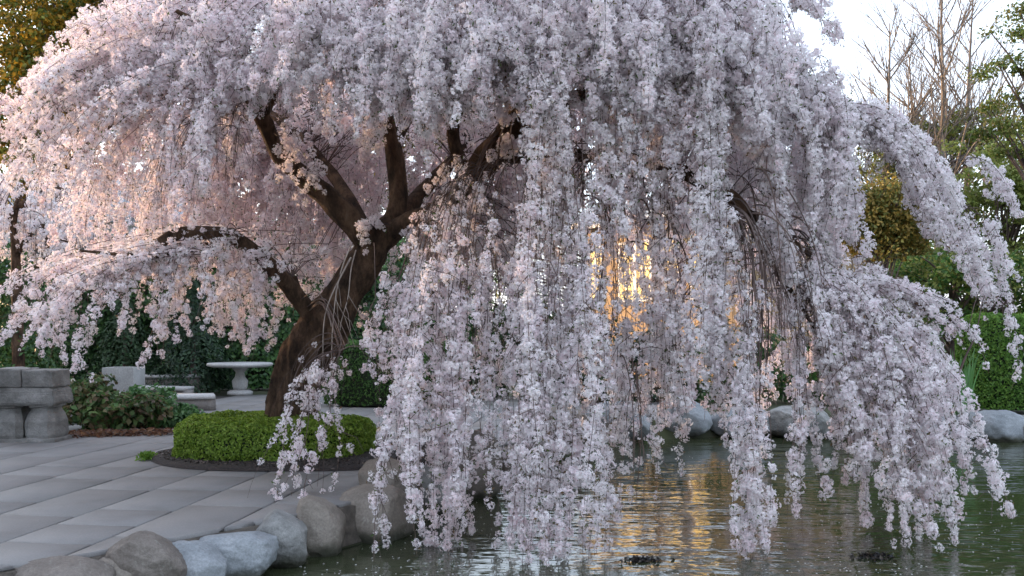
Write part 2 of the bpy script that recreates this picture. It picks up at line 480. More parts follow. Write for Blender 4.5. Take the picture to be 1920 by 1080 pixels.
def clip_half(poly, a, nrm):
    out = []
    for k in range(len(poly)):
        p, q = poly[k], poly[(k + 1) % len(poly)]
        dp, dq = (p - a) @ nrm, (q - a) @ nrm
        if dp <= 0: out.append(p)
        if dp * dq < 0: out.append(p + (q - p) * dp / (dp - dq))
    return out

def slab(poly, top, bot, mat, name, parent, bev=0.008):
    """one paving slab with eased edges and slightly uneven level"""
    c = np.mean(poly, axis=0); n = len(poly)
    pin = [p + (c - p) / max(np.linalg.norm(c - p), 1e-6) * bev * 1.4 for p in poly]
    tx, ty = rng.normal(0, 0.0012, 2)
    v = [(p[0] - c[0], p[1] - c[1], bot) for p in poly] + [(p[0] - c[0], p[1] - c[1], top - bev) for p in poly]
    v += [(p[0] - c[0], p[1] - c[1], top + tx * (p[0] - c[0]) + ty * (p[1] - c[1])) for p in pin]
    idx = np.arange(n); nx_ = (idx + 1) % n
    fs = [np.stack([idx, nx_, nx_ + n, idx + n], 1), np.stack([idx + n, nx_ + n, nx_ + 2 * n, idx + 2 * n], 1), (idx + 2 * n)[None]]
    return obj(name, mesh_data(name, v, fs, mat), parent, (c[0], c[1], 0))

STRIP = 0.66; U0 = -4.94; GAP = 0.013
for k in range(-5, 11):
    u0, u1 = U0 + k * STRIP + GAP, U0 + (k + 1) * STRIP - GAP
    v = 2.2 + rng.uniform(0, 0.8)
    while v < 21.4:
        L = rng.choice([0.62, 0.8, 1.0, 1.25]) * (1 + 0.6 * (v > 14))
        q = [u0 * ED + v * DD, u1 * ED + v * DD, u1 * ED + (v + L - 0.013) * DD, u0 * ED + (v + L - 0.013) * DD]
        v += L
        ctr = np.mean(q, axis=0)
        # cut by the nearest patio edge pieces
        for s in range(len(PATIO_EDGE) - 1):
            a, b = PATIO_EDGE[s], PATIO_EDGE[s + 1]
            e = b - a; t = np.clip((ctr - a) @ e / (e @ e), 0, 1)
            if np.linalg.norm(ctr - a - e * t) < 1.1 and 0 <= ((ctr - a) @ e / (e @ e)) <= 1:
                nrm = np.array([e[1], -e[0]]) / np.linalg.norm(e)
                q = clip_half(q, a, nrm)
                if len(q) < 3: break
        if len(q) < 3: continue
        q = np.array(q); ctr = q.mean(0)
        if poly_sdf(ctr[:1], ctr[1:], PATIO)[0] > 0.05 or ctr[0] < -10.5: continue
        if abs(ctr[0] / ctr[1]) > 0.62: continue
        if len(q) > 3 and np.linalg.norm(q.max(0) - q.min(0)) < 0.2: continue
        slab(q, rng.normal(0, 0.0015), -0.03, M['paver'], 'paving_slab', patio)

off_n = np.gradient(PATIO_EDGE, axis=0); off_n = np.c_[off_n[:, 1], -off_n[:, 0]] / np.linalg.norm(off_n, axis=1)[:, None]
ea = catmull(np.c_[PATIO_EDGE - off_n * 0.10, np.full(len(PATIO_EDGE), -0.016)], 8); eb = catmull(np.c_[PATIO_EDGE + off_n * 0.03, np.full(len(PATIO_EDGE), -0.035)], 8); ec = eb + np.c_[catmull(np.c_[off_n * 0.06, np.full(len(off_n), -0.3)], 8)]
ea[:, :2] += rng.normal(0, 0.02, (len(ea), 2)); ne = len(ea); j = np.arange(ne - 1)
strip = obj('soil_strip', mesh_data('soil_strip', np.vstack([ea, eb, ec]), np.vstack([np.stack([j, j + ne, j + ne + 1, j + 1], 1), np.stack([j + ne, j + 2 * ne, j + 2 * ne + 1, j + ne + 1], 1)]), M['soil_brown'], smooth=True))
tag(strip, kind='structure')

# ---- mulch bed round the tree, with loose chips
BC = np.array([-2.35, 11.5]); BA, BB = 1.80, 1.33
th = np.linspace(0, 2 * math.pi, 72, endpoint=False)
rings = []
for f_, z in ((1.0, 0.004), (0.985, 0.03), (0.9, 0.05), (0.5, 0.09), (0.05, 0.11)):
    w_ = 1 + 0.02 * np.sin(th * 5) * f_
    rings.append(np.c_[BC[0] + BA * f_ * w_ * np.cos(th), BC[1] + BB * f_ * w_ * np.sin(th), np.full(72, z) + rng.normal(0, 0.004, 72) * (f_ < 0.99)])
vv = np.vstack(rings); ff = []
for k in range(4):
    j = np.arange(72); jn = (j + 1) % 72
    ff.append(np.stack([k * 72 + j, k * 72 + jn, (k + 1) * 72 + jn, (k + 1) * 72 + j], 1))
ff.append((np.arange(72) + 4 * 72)[None])
bed = empty('mulch_bed', (BC[0], BC[1], 0), 'dark bark mulch bed ringing the cherry trunk and low hedge', 'mulch bed')
obj('soil_mound', mesh_data('soil_mound', vv, ff, M['mulch'], smooth=True), bed)
n = 5000
rr = np.sqrt(rng.uniform(0.3, 1, n)); aa = rng.uniform(0, 2 * math.pi, n)
cen = np.c_[BC[0] + BA * rr * np.cos(aa) * 0.985, BC[1] + BB * rr * np.sin(aa) * 0.985, 0.045 + 0.05 * (1 - rr) + rng.uniform(-0.012, 0.012, n) - 0.03 * (rr > 0.95)]
nr = rand_unit(n); nr[:, 2] = np.abs(nr[:, 2]) + 0.7; nr /= np.linalg.norm(nr, axis=1)[:, None]
v_, f_, c_ = leaf_arrays(cen, nr, rng.uniform(0.02, 0.055, n), palette(n, [(0.02, 0.015, 0.012), (0.045, 0.034, 0.028), (0.09, 0.07, 0.058), (0.14, 0.11, 0.095)]), 0.45, 0.1)
tag(obj('bark_chips', mesh_data('bark_chips', v_, f_, M['needle'], c_), bed), kind='stuff')

# ---- boulders
R = rock
R('boulder', 118, 1092, 165, 100, 6.35, M['rock_brown'], 'low brown boulder at the bottom left corner of the photo', 1)
R('boulder', 212, 1078, 92, 66, 6.55, M['rock_tan'], 'small tan boulder tucked behind the peaked brown boulder', 2)
R('boulder', 275, 1056, 136, 108, 6.7, M['rock_brown'], 'peaked dark brown boulder leaning over its pale neighbours', 3, tilt=-0.35)
R('boulder', 362, 1062, 122, 82, 6.9, M['rock_blue'], 'smooth pale blue-grey boulder right of the peaked brown one', 4)
R('boulder', 432, 1040, 168, 82, 7.3, M['rock_blue'], 'long low blue-grey boulder at the pond edge', 5)
R('boulder', 520, 1012, 104, 100, 7.75, M['rock_pale'], 'rough speckled pale boulder right of the long blue-grey one', 6)
R('boulder', 598, 993, 100, 118, 8.15, M['rock_tan'], 'tan boulder with hanging blossoms just above it', 7)
R('boulder', 692, 972, 138, 116, 8.7, M['rock_tan'], 'large rounded tan boulder, biggest of the near pond edge', 8)
R('boulder', 724, 908, 100, 100, 9.5, M['rock_tan'], 'upright tan boulder behind the largest rounded one', 9)
R('boulder', 796, 926, 84, 96, 9.9, M['rock_pale'], 'pale boulder half hidden behind pink blossoms at the pond', 10)
R('boulder', 888, 882, 92, 130, 10.9, M['rock_brown'], 'tall grey-brown boulder seen between blossom curtains', 11)
R('boulder', 955, 880, 80, 90, 12.3, M['rock_tan'], 'tan boulder right of the tall grey-brown one, behind blossoms', 12)
for k, (px, py, w, h, mt, lb) in enumerate((
        (1050, 800, 96, 70, 'rock_tan', 'tan boulder on the far bank behind the left blossom curtain'),
        (1160, 788, 112, 66, 'rock_blue', 'blue-grey boulder on the far bank left of the pale one'),
        (1278, 785, 96, 66, 'rock_blue', 'pale blue boulder above the golden reflection on the far bank'),
        (1385, 792, 112, 60, 'rock_blue', 'low grey boulder behind the hanging stems on the far bank'),
        (1500, 792, 116, 62, 'rock_pale', 'pale boulder on the far bank behind the right blossom curtain'),
        (1620, 796, 112, 62, 'rock_tan', 'tan boulder on the far bank hidden by the right blossoms'),
        (1728, 800, 100, 58, 'rock_blue', 'grey boulder on the far bank below the iris leaves'),
        (1822, 800, 64, 54, 'rock_blue', 'small grey boulder beside the big smooth one under the hedge'),
        (1869, 804, 100, 62, 'rock_blue', 'big smooth grey boulder under the clipped hedge at right'),
        (1934, 808, 74, 50, 'rock_pale', 'pale boulder cut by the right edge of the photo'))):
    R('boulder', px, py, w, h, (13.9, 15.9, 16.5, 16.6, 16.55, 16.45, 16.3, 16.3, 16.05, 16.0)[k], M[mt], lb, 20 + k)

# ================================================================== GARDEN STONEWORK
def lathe(profile, seg=24):
    """profile [(r,z)] -> verts, faces"""
    th = np.arange(seg) * 2 * math.pi / seg
    v = np.vstack([np.c_[r * np.cos(th), r * np.sin(th), np.full(seg, z)] for r, z in profile])
    fs = []
    for k in range(len(profile) - 1):
        j = np.arange(seg); jn = (j + 1) % seg
        fs.append(np.stack([k * seg + j, k * seg + jn, (k + 1) * seg + jn, (k + 1) * seg + j], 1))
    fs.append((np.arange(seg) + (len(profile) - 1) * seg)[None]); fs.append(np.arange(seg)[None, ::-1].copy())
    return v, fs

# carved trough on two bulging feet at the left edge
tr = empty('stone_trough', P(75, 825, 13.0) * [1, 1, 0], 'weathered carved stone trough on two bulging feet at the left edge', 'trough')
Yt = 13.0; x0, x1 = P(-2, 0, Yt)[0], P(118, 0, Yt)[0]
box('plinth', M['stone'], tr, x0 - 0.03, x1 + 0.02, Yt - 0.28, Yt + 0.28, -0.02, 0.05, 0.015)
fw = (x1 - x0) / 2
for s in range(2):
    a = x0 + s * fw + 0.012; b = a + fw - 0.024; c = (a + b) / 2
    bm = bmesh.new()
    prof = [(0.96, 0.05), (1.0, 0.09), (1.0, 0.26), (0.86, 0.36), (0.72, 0.40), (0.72, 0.43), (0.9, 0.445), (0.9, 0.47)]
    prev = None
    for (q, z) in prof:
        hx, hy = (b - a) / 2 * q, 0.26 * q; ch = 0.07 * q
        ring = [bm.verts.new((c + sx, Yt + sy, z)) for sx, sy in ((-hx + ch, -hy), (hx - ch, -hy), (hx, -hy + ch), (hx, hy - ch), (hx - ch, hy), (-hx + ch, hy), (-hx, hy - ch), (-hx, -hy + ch))]
        if prev:
            for k in range(8): bm.faces.new((prev[k], prev[(k + 1) % 8], ring[(k + 1) % 8], ring[k]))
        prev = ring
    bm.faces.new(prev)
    obj('foot', bm_mesh('foot', bm, M['stone']), tr)
bm = bmesh.new()
prof = [(0.94, 0.47), (1.03, 0.50), (1.03, 0.56), (0.98, 0.62), (0.98, 0.665), (0.90, 0.68), (0.90, 0.70)]
prev = None; c = (x0 + x1) / 2
for (q, z) in prof:
    hx, hy = (x1 - x0) / 2 * q, 0.28 * q
    ring = [bm.verts.new((c + sx * hx, Yt + sy * hy, z)) for sx, sy in ((-1, -1), (1, -1), (1, 1), (-1, 1))]
    if prev:
        for k in range(4): bm.faces.new((prev[k], prev[(k + 1) % 4], ring[(k + 1) % 4], ring[k]))
    prev = ring
bm.faces.new(prev)
bmesh.ops.bevel(bm, geom=list(bm.edges), offset=0.01, segments=2, affect='EDGES')
obj('basin', bm_mesh('basin', bm, M['stone']), tr)
for k in range(2):
    box('rim_block', M['stone'], tr, c - 0.40 + k * 0.405, c - 0.005 + k * 0.405, Yt - 0.26, Yt + 0.26, 0.703, 0.94 - 0.015 * k, 0.02)

for ch in tr.children:                                # worn, chipped faces
    bm = bmesh.new(); bm.from_mesh(ch.data)
    bmesh.ops.subdivide_edges(bm, edges=[e for e in bm.edges if e.calc_length() > 0.06], cuts=4, use_grid_fill=True)
    for w in bm.verts:
        p = w.co * 7
        w.co += Vector((mnoise.noise(p), mnoise.noise(p + Vector((7, 1, 3))), mnoise.noise(p + Vector((2, 9, 5))))) * 0.014
    bm.to_mesh(ch.data); bm.free()

# round stone table
Yb = 21.6
tb = empty('stone_table', P(450, 735, Yb) * [1, 1, 0], 'round pale stone table on a turned pedestal before the ivy hedge', 'table')
def lathe_part(name, prof, mat, parent, c, seg=28, sx=1.0, sy=1.0):
    v, f = lathe(prof, seg); v = v * [sx, sy, 1]
    o = obj(name, mesh_data(name, v, f, mat), parent, c)
    return o
cc = (P(450, 0, Yb)[0], Yb, 0)
lathe_part('table_top', [(0.60, 0.60), (0.68, 0.62), (0.70, 0.64), (0.70, 0.67), (0.68, 0.685)], M['stone_pale'], tb, cc, 40)
lathe_part('pedestal', [(0.13, 0.10), (0.16, 0.18), (0.17, 0.30), (0.11, 0.38), (0.09, 0.48), (0.16, 0.56), (0.20, 0.598)], M['stone_pale'], tb, cc)
lathe_part('base', [(0.27, 0.0), (0.27, 0.06), (0.20, 0.10)], M['stone_pale'], tb, cc)

# curved stone steps / benches: seat slab over a riser, cut in arc pieces
def arc_bench(cx, cy, r0, r1, a0, a1, z0, z1, slabs, label, name='curved_stone_bench'):
    am = (a0 + a1) / 2
    root = empty(name, (cx + r0 * math.cos(am), cy + r0 * math.sin(am), 0), label, 'bench', 'curved stone benches')
    def arc(part, ra, rb, b0, b1, za, zb, mat):
        n_ = max(3, int(abs(b1 - b0) / 0.06)); t = np.linspace(b0, b1, n_ + 1)
        v = []
        for r_, z_ in ((ra, za), (ra, zb), (rb, zb), (rb, za)):
            v.append(np.c_[cx + r_ * np.cos(t), cy + r_ * np.sin(t), np.full(n_ + 1, z_)])
        v = np.vstack(v); fs = []; m_ = n_ + 1; j = np.arange(n_)
        for k in range(4):
            k2 = (k + 1) % 4
            fs.append(np.stack([k * m_ + j, k * m_ + j + 1, k2 * m_ + j + 1, k2 * m_ + j], 1))
        fs.append(np.array([[0, m_, 2 * m_, 3 * m_]])); fs.append(np.array([[n_, n_ + 3 * m_, n_ + 2 * m_, n_ + m_]]))
        obj(part, mesh_data(part, v, fs, mat), root)
    arc('riser', r0 + 0.05, r1 - 0.03, a0, a1, z0, z1 - 0.07, M['stone_dark'])
    st = (a1 - a0) / slabs
    for k in range(slabs):
        g = 0.004
        arc('seat_slab', r0, r1, a0 + k * st + g, a0 + (k + 1) * st - g, z1 - 0.068, z1, M['stone_pale'])
D2 = math.radians
# centre of the round terrace lies beyond the path
tx, ty = P(470, 0, 23.5)[0], 23.5
arc_bench(tx, ty, 2.9, 3.4, D2(196), D2(262), 0.0, 0.24, 5, 'longest curved stone bench in front of the round table')
arc_bench(P(330, 0, 18)[0], 19.9, 1.9, 2.5, D2(232), D2(290), 0.0, 0.27, 3, 'nearest curved stone bench just behind the leafy shrubs')
arc_bench(P(300, 0, 22)[0], 23.6, 1.2, 1.75, D2(200), D2(300), 0.0, 0.40, 4, 'upper curved stone bench beside the white planter')
pl = empty('planter_box', P(235, 0, 21) * [1, 1, 0], 'plain white square planter box at the foot of the hedge', 'planter')
a, b = P(205, 0, 21)[0], P(264, 0, 21)[0]
for nm, ar in (('side_panel', (a, b, 20.6, 20.65)), ('side_panel', (a, b, 21.2, 21.25)), ('side_panel', (a, a + 0.05, 20.652, 21.198)), ('side_panel', (b - 0.05, b, 20.652, 21.198))):
    box(nm, M['stone_pale'], pl, ar[0], ar[1], ar[2], ar[3], 0.0, 0.62, 0.008)
box('soil_fill', M['mulch'], pl, a + 0.052, b - 0.052, 20.652, 21.198, 0.3, 0.58)

# ================================================================== PLANTING
GREEN = [(0.05, 0.12, 0.028), (0.07, 0.16, 0.035), (0.09, 0.19, 0.04)]
BOX = [(0.15, 0.25, 0.032), (0.21, 0.32, 0.042), (0.27, 0.37, 0.06)]
DARKG = [(0.012, 0.032, 0.016), (0.018, 0.045, 0.02), (0.028, 0.062, 0.024)]
IVY = [(0.028, 0.07, 0.024), (0.045, 0.105, 0.03), (0.065, 0.14, 0.036)]

def clipped_hedge(name, cx, cy, ax, ay, h, n, size, pal, label, cat='hedge', square=0.6, lump=0.08, parent_loc=None, z0=0.0, light=None):
    """clipped shrub: superellipsoid shell of leaves over a dark twiggy core"""
    root = empty(name, (cx, cy, z0), label, cat)
    prof = np.array([(0.97, 0.03), (1.0, 0.30), (1.0, 0.70), (0.965, 0.88), (0.89, 0.97), (0.78, 1.0), (0.0, 1.01)])
    rm = (ax + ay) / 2
    segl = np.hypot(np.diff(prof[:, 0]) * rm, np.diff(prof[:, 1]) * h) * ((prof[:-1, 0] + prof[1:, 0]) / 2 + 0.03)
    k_ = rng.choice(len(segl), n, p=segl / segl.sum()); w_ = rng.uniform(0, 1, n); w_ = np.where(k_ == 5, 1 - np.sqrt(w_), w_)
    pr = prof[k_] * (1 - w_[:, None]) + prof[k_ + 1] * w_[:, None]; an = rng.uniform(0, 2 * math.pi, n)
    tn = prof[k_ + 1] - prof[k_]; tn = np.c_[tn[:, 1] * h, -tn[:, 0] * rm]; tn /= np.linalg.norm(tn, axis=1)[:, None]
    u = np.c_[np.cos(an) * tn[:, 0], np.sin(an) * tn[:, 0], tn[:, 1]]
    q = np.c_[np.cos(an) * pr[:, 0], np.sin(an) * pr[:, 0], pr[:, 1]]
    lum = np.array([mnoise.noise(Vector((p[0] * ax, p[1] * ay, p[2] * h)) * 2.6 + Vector((cx, cy, 0))) + 0.6 * mnoise.noise(Vector((p[0] * ax, p[1] * ay, p[2] * h)) * 8 + Vector((cx, cy, 3))) for p in q])
    dep = rng.uniform(0.0, 1, n) ** 2
    off_ = lump * lum * 0.9 - 0.09 * dep
    cen = np.c_[cx + q[:, 0] * ax, cy + q[:, 1] * ay, z0 + q[:, 2] * h] + u * off_[:, None]
    cen[:, 2] = np.maximum(cen[:, 2], z0 + 0.01)
    nrm = u + rng.normal(0, 0.55, (n, 3)); nrm /= np.linalg.norm(nrm, axis=1)[:, None]
    v, f, c = leaf_arrays(cen, nrm, rng.uniform(0.7, 1.3, n) * size, palette(n, pal))
    # inner core
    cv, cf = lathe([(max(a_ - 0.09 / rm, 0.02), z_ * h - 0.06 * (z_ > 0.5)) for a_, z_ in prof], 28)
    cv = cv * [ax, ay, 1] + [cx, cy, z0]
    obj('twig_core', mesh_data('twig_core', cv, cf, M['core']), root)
    tag(obj('foliage', mesh_data('foliage', v, f, M['leaf'], c), root), kind='stuff')
    return root

clipped_hedge('box_hedge', -2.68, 11.28, 1.14, 0.77, 0.46, 36000, 0.036, BOX, 'low clipped bright green box hedge round the cherry trunk', square=0.42, lump=0.07)
clipped_hedge('box_hedge', P(1900, 0, 17.5)[0], 17.7, 0.85, 0.8, 1.68, 24000, 0.055, [(0.09, 0.20, 0.035), (0.12, 0.25, 0.04), (0.16, 0.29, 0.05)], 'tall rounded green hedge at the right edge behind the boulders', square=0.6, lump=0.05)
clipped_hedge('box_hedge', P(735, 0, 18.5)[0], 18.6, 1.3, 0.6, 1.2, 14000, 0.055, GREEN, 'mid-height green hedge right of the leaning trunk', square=0.5, lump=0.06)

# small grass tuft at the tip of the bed
n = 260
tc = P(274, 862, 11.1)
root = empty('grass_tuft', (tc[0], tc[1], 0), 'small bright green grass tuft at the tip of the mulch bed', 'grass tuft')
cen = np.c_[tc[0] + rng.normal(0, 0.035, n), tc[1] + rng.normal(0, 0.05, n), rng.uniform(0.01, 0.08, n)]
nr = rand_unit(n); nr[:, 2] *= 0.3; nr /= np.linalg.norm(nr, axis=1)[:, None]
v_, f_, c_ = leaf_arrays(cen, nr, rng.uniform(0.03, 0.06, n), palette(n, [(0.12, 0.24, 0.03), (0.16, 0.28, 0.04)]), 0.4)
tag(obj('blades', mesh_data('blades', v_, f_, M['leaf'], c_), root), kind='stuff')

def shrub(name, blobs, n, size, pal, label, cat='shrub', mat='leaf', aspect=0.7, stems=True, up=0.3, clumps=40, clump_r=0.28, group=None, jit=0.15):
    """loose shrub: leaves in clumps filling ellipsoids ((x,y,z),(rx,ry,rz)) on stems"""
    b0 = np.array(blobs[0][0])
    root = empty(name, (b0[0], b0[1], 0), label, cat, group)
    vol = np.array([np.prod(b[1]) ** 0.67 for b in blobs]); vol /= vol.sum()
    cs, ns, cl = [], [], []
    for b, wgt in zip(blobs, vol):
        c0, r0 = np.array(b[0]), np.array(b[1])
        nc = max(4, int(clumps * wgt))
        u = rand_unit(nc) * (rng.uniform(0.35, 1.0, (nc, 1)) ** 0.5)
        cc_ = c0 + u * r0; tone = rng.normal(1, 0.16, nc)
        nl = int(n * wgt / nc)
        d = rng.normal(size=(nc, nl, 3)); d /= np.linalg.norm(d, axis=2)[..., None]
        rad = rng.uniform(0.3, 1, (nc, nl, 1)) ** 0.6 * rng.uniform(0.6, 1.3, (nc, 1, 1))
        pos = cc_[:, None, :] + d * rad * clump_r * np.minimum(1.0, r0 / r0.max() + 0.25)
        cs.append(pos.reshape(-1, 3)); nn = d + rng.normal(0, 0.5, d.shape) + [0, 0, up]
        ns.append(nn.reshape(-1, 3)); cl.append(np.repeat(tone, nl))
    cen = np.vstack(cs); nrm = np.vstack(ns); nrm /= np.linalg.norm(nrm, axis=1)[:, None]
    keep = cen[:, 2] > 0.01; cen, nrm = cen[keep], nrm[keep]
    cols = palette(len(cen), pal, jit) * np.concatenate(cl)[keep][:, None]
    v, f, c = leaf_arrays(cen, nrm, rng.uniform(0.65, 1.3, len(cen)) * size, np.clip(cols, 0.004, 1), aspect)
    tag(obj('foliage', mesh_data('foliage', v, f, M[mat], c), root), kind='stuff')
    if stems:
        vs_, fs_, nb = [], [], 0
        for b in blobs:
            c0, r0 = np.array(b[0]), np.array(b[1])
            for s in range(7):
                e = c0 + rand_unit(1)[0] * r0 * 0.8
                st_ = np.array([c0[0] + rng.normal(0, 0.1), c0[1] + rng.normal(0, 0.1), 0])
                mid = (st_ + e) / 2 + rng.normal(0, 0.05, 3)
                pv, pf = tube_arrays(catmull([st_, mid, e], 4), np.linspace(0.02, 0.006, 9), 5, nb)
                vs_.append(pv); fs_.append(pf); nb += len(pv)
        tag(obj('stems', mesh_data('stems', np.vstack(vs_), np.vstack(fs_), M['twig']), root), kind='stuff')
    return root

# leafy border between trough and hedge; big leathery leaves, brownish below
Yl = 14.6
shrub('border_shrub', [(P(200, 775, 14.3), (0.55, 0.35, 0.26)), (P(175, 745, 14.6), (0.35, 0.3, 0.24)), (P(250, 775, 14.6), (0.5, 0.4, 0.26))], 5200, 0.095,
      [(0.09, 0.17, 0.05), (0.12, 0.19, 0.06), (0.16, 0.15, 0.07), (0.17, 0.12, 0.07), (0.06, 0.12, 0.04)], 'broad-leaved green and bronze shrub beside the stone trough', aspect=0.75, clumps=60, clump_r=0.2)
shrub('border_shrub', [(P(320, 785, 15.0), (0.45, 0.4, 0.2)), (P(285, 760, 15.2), (0.4, 0.35, 0.22))], 3000, 0.09,
      [(0.08, 0.18, 0.06), (0.11, 0.21, 0.08), (0.06, 0.13, 0.05)], 'green broad-leaved shrub in front of the curved benches', aspect=0.75, clumps=40, clump_r=0.2)
n = 700
cen = np.c_[P(140, 0, 13.8)[0] + rng.uniform(0, 1.4, n), 13.65 + rng.normal(0, 0.12, n), rng.uniform(0.0, 0.07, n)]; cen[:, 1] += (cen[:, 0] - cen[0, 0]) * 0.25
nr = rand_unit(n); nr[:, 2] = np.abs(nr[:, 2]) + 0.5; nr /= np.linalg.norm(nr, axis=1)[:, None]
v_, f_, c_ = leaf_arrays(cen, nr, rng.uniform(0.04, 0.09, n), palette(n, [(0.16, 0.07, 0.04), (0.11, 0.06, 0.04), (0.2, 0.11, 0.06)]), 0.6)
tag(obj('fallen_leaves', mesh_data('fallen_leaves', v_, f_, M['leaf'], c_)), 'russet fallen leaves along the edge of the border shrubs', 'leaves', kind='stuff')

# ivy hedge at the back of the terrace: wavy wall of leaves over a dark core
def ivy_wall(name, pts, h, thick, n, size, pal, label, hvar=0.25):
    pts = np.array(pts, float); root = empty(name, (*pts[len(pts) // 2], 0), label, 'hedge')
    seg = np.linalg.norm(np.diff(pts, axis=0), axis=1); cum = np.r_[0, np.cumsum(seg)]
    s = rng.uniform(0, cum[-1], n); xy = np.c_[np.interp(s, cum, pts[:, 0]), np.interp(s, cum, pts[:, 1])]
    e = pts[-1] - pts[0]; e /= np.linalg.norm(e); nn = np.array([e[1], -e[0]])
    top = h * (1 + hvar * np.array([mnoise.noise(Vector((q * 0.8, 1.7, h))) + 0.5 * mnoise.noise(Vector((q * 2.4, 4.7, h))) for q in s]))
    z = rng.uniform(0, 1, n) ** 0.95 * top
    bul = np.array([mnoise.noise(Vector((a * 1.1, b * 1.3, 9.1))) + 0.6 * mnoise.noise(Vector((a * 3, b * 3, 2.2))) for a, b in zip(s, z)])
    side = np.where(rng.uniform(size=n) < 0.86, 1, -1)
    off = side * (thick + 0.22 * bul - 0.12 * rng.uniform(0, 1, n))
    tp = rng.uniform(size=n) < 0.08
    off = np.where(tp, rng.uniform(-1, 1, n) * thick, off); z = np.where(tp, top, z)
    cen = np.c_[xy + nn * off[:, None], z]
    nrm = np.c_[nn[0] * side, nn[1] * side, np.full(n, 0.35)] + rng.normal(0, 0.5, (n, 3)); nrm /= np.linalg.norm(nrm, axis=1)[:, None]
    tone = 1 + 0.35 * np.array([mnoise.noise(Vector((a * 0.7, b * 0.9, 5.5))) for a, b in zip(s, z)])
    v, f, c = leaf_arrays(cen, nrm, rng.uniform(0.7, 1.3, n) * size, np.clip(palette(n, pal) * tone[:, None], 0.004, 1), 0.75)
    tag(obj('foliage', mesh_data('foliage', v, f, M['needle'], c), root), kind='stuff')
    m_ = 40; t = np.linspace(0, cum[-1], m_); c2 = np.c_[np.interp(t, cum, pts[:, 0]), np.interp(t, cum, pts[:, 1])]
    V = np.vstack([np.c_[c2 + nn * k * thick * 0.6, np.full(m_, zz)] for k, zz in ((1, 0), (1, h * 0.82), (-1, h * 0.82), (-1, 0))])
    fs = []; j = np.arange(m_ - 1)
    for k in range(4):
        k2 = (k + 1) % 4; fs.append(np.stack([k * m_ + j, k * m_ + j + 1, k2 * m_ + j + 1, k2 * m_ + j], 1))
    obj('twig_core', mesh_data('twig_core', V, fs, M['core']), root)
    return root
ivy_wall('ivy_hedge', [(-15, 23.4), (-8, 23.8), (-5, 24.2), (-1.5, 24.0)], 3.3, 0.5, 30000, 0.10, IVY, 'tall dark ivy-covered hedge at the back of the terrace')

def conifer(name, px, Y, base_r, h, n, pal, label):
    c = P(px, 0, Y); root = empty(name, (c[0], c[1], 0), label, 'shrub')
    z = rng.uniform(0, 1, n) ** 1.25; a = rng.uniform(0, 2 * math.pi, n)
    lump = 1 + 0.2 * np.sin(a * 5 + z * 14) + rng.normal(0, 0.08, n)
    r_ = base_r * (1 - z) ** 0.7 * lump * rng.uniform(0.75, 1, n)
    cen = np.c_[c[0] + r_ * np.cos(a), c[1] + r_ * np.sin(a), 0.05 + z * h]
    nrm = np.c_[np.cos(a), np.sin(a), np.full(n, 0.4)] + rng.normal(0, 0.4, (n, 3)); nrm /= np.linalg.norm(nrm, axis=1)[:, None]
    v, f, cc_ = leaf_arrays(cen, nrm, rng.uniform(0.7, 1.3, n) * 0.085, palette(n, pal), 0.55)
    tag(obj('foliage', mesh_data('foliage', v, f, M['needle'], cc_), root), kind='stuff')
    pv, pf = tube_arrays(np.array([[c[0], c[1], 0], [c[0], c[1], h * 0.9]]), np.array([0.09, 0.01]), 8)
    obj('trunk', mesh_data('trunk', pv, pf, M['twig']), root)
conifer('yew_bush', 362, 22.4, 0.95, 2.6, 7000, DARKG, 'very dark conical yew between the planter and the table')
conifer('yew_bush', 235, 22.8, 0.8, 2.2, 5000, [(0.025, 0.055, 0.022), (0.035, 0.075, 0.028)], 'dark green bush directly behind the white planter')
conifer('yew_bush', 40, 19.5, 0.9, 2.5, 5000, IVY, 'dark green bush behind the stone trough at left')

# far bank shrubs behind the blossom curtain
shrub('bank_shrub', [(P(900, 660, 20.5), (1.1, 0.7, 0.9)), (P(1010, 650, 20.5), (1.0, 0.7, 1.0))], 6000, 0.10, IVY + DARKG, 'dark evergreen shrub on the far bank behind the left curtain', clumps=50, clump_r=0.42)
shrub('bank_shrub', [(P(1120, 690, 19.5), (1.0, 0.6, 0.8)), (P(1230, 700, 19.5), (0.9, 0.6, 0.7))], 5000, 0.10, DARKG, 'very dark low shrub above the pale blue boulder', clumps=50, clump_r=0.4)
shrub('bank_shrub', [(P(1360, 690, 20), (1.0, 0.7, 0.9)), (P(1480, 700, 20), (1.0, 0.7, 0.8))], 5000, 0.10, IVY, 'dark green shrub behind the hanging bare stems', clumps=50, clump_r=0.4)
shrub('bank_shrub', [(P(1590, 700, 19.5), (0.9, 0.7, 0.8)), (P(1690, 690, 19.5), (0.9, 0.7, 0.85))], 5000, 0.09, GREEN, 'green shrub left of the iris clump on the far bank', clumps=50, clump_r=0.38)

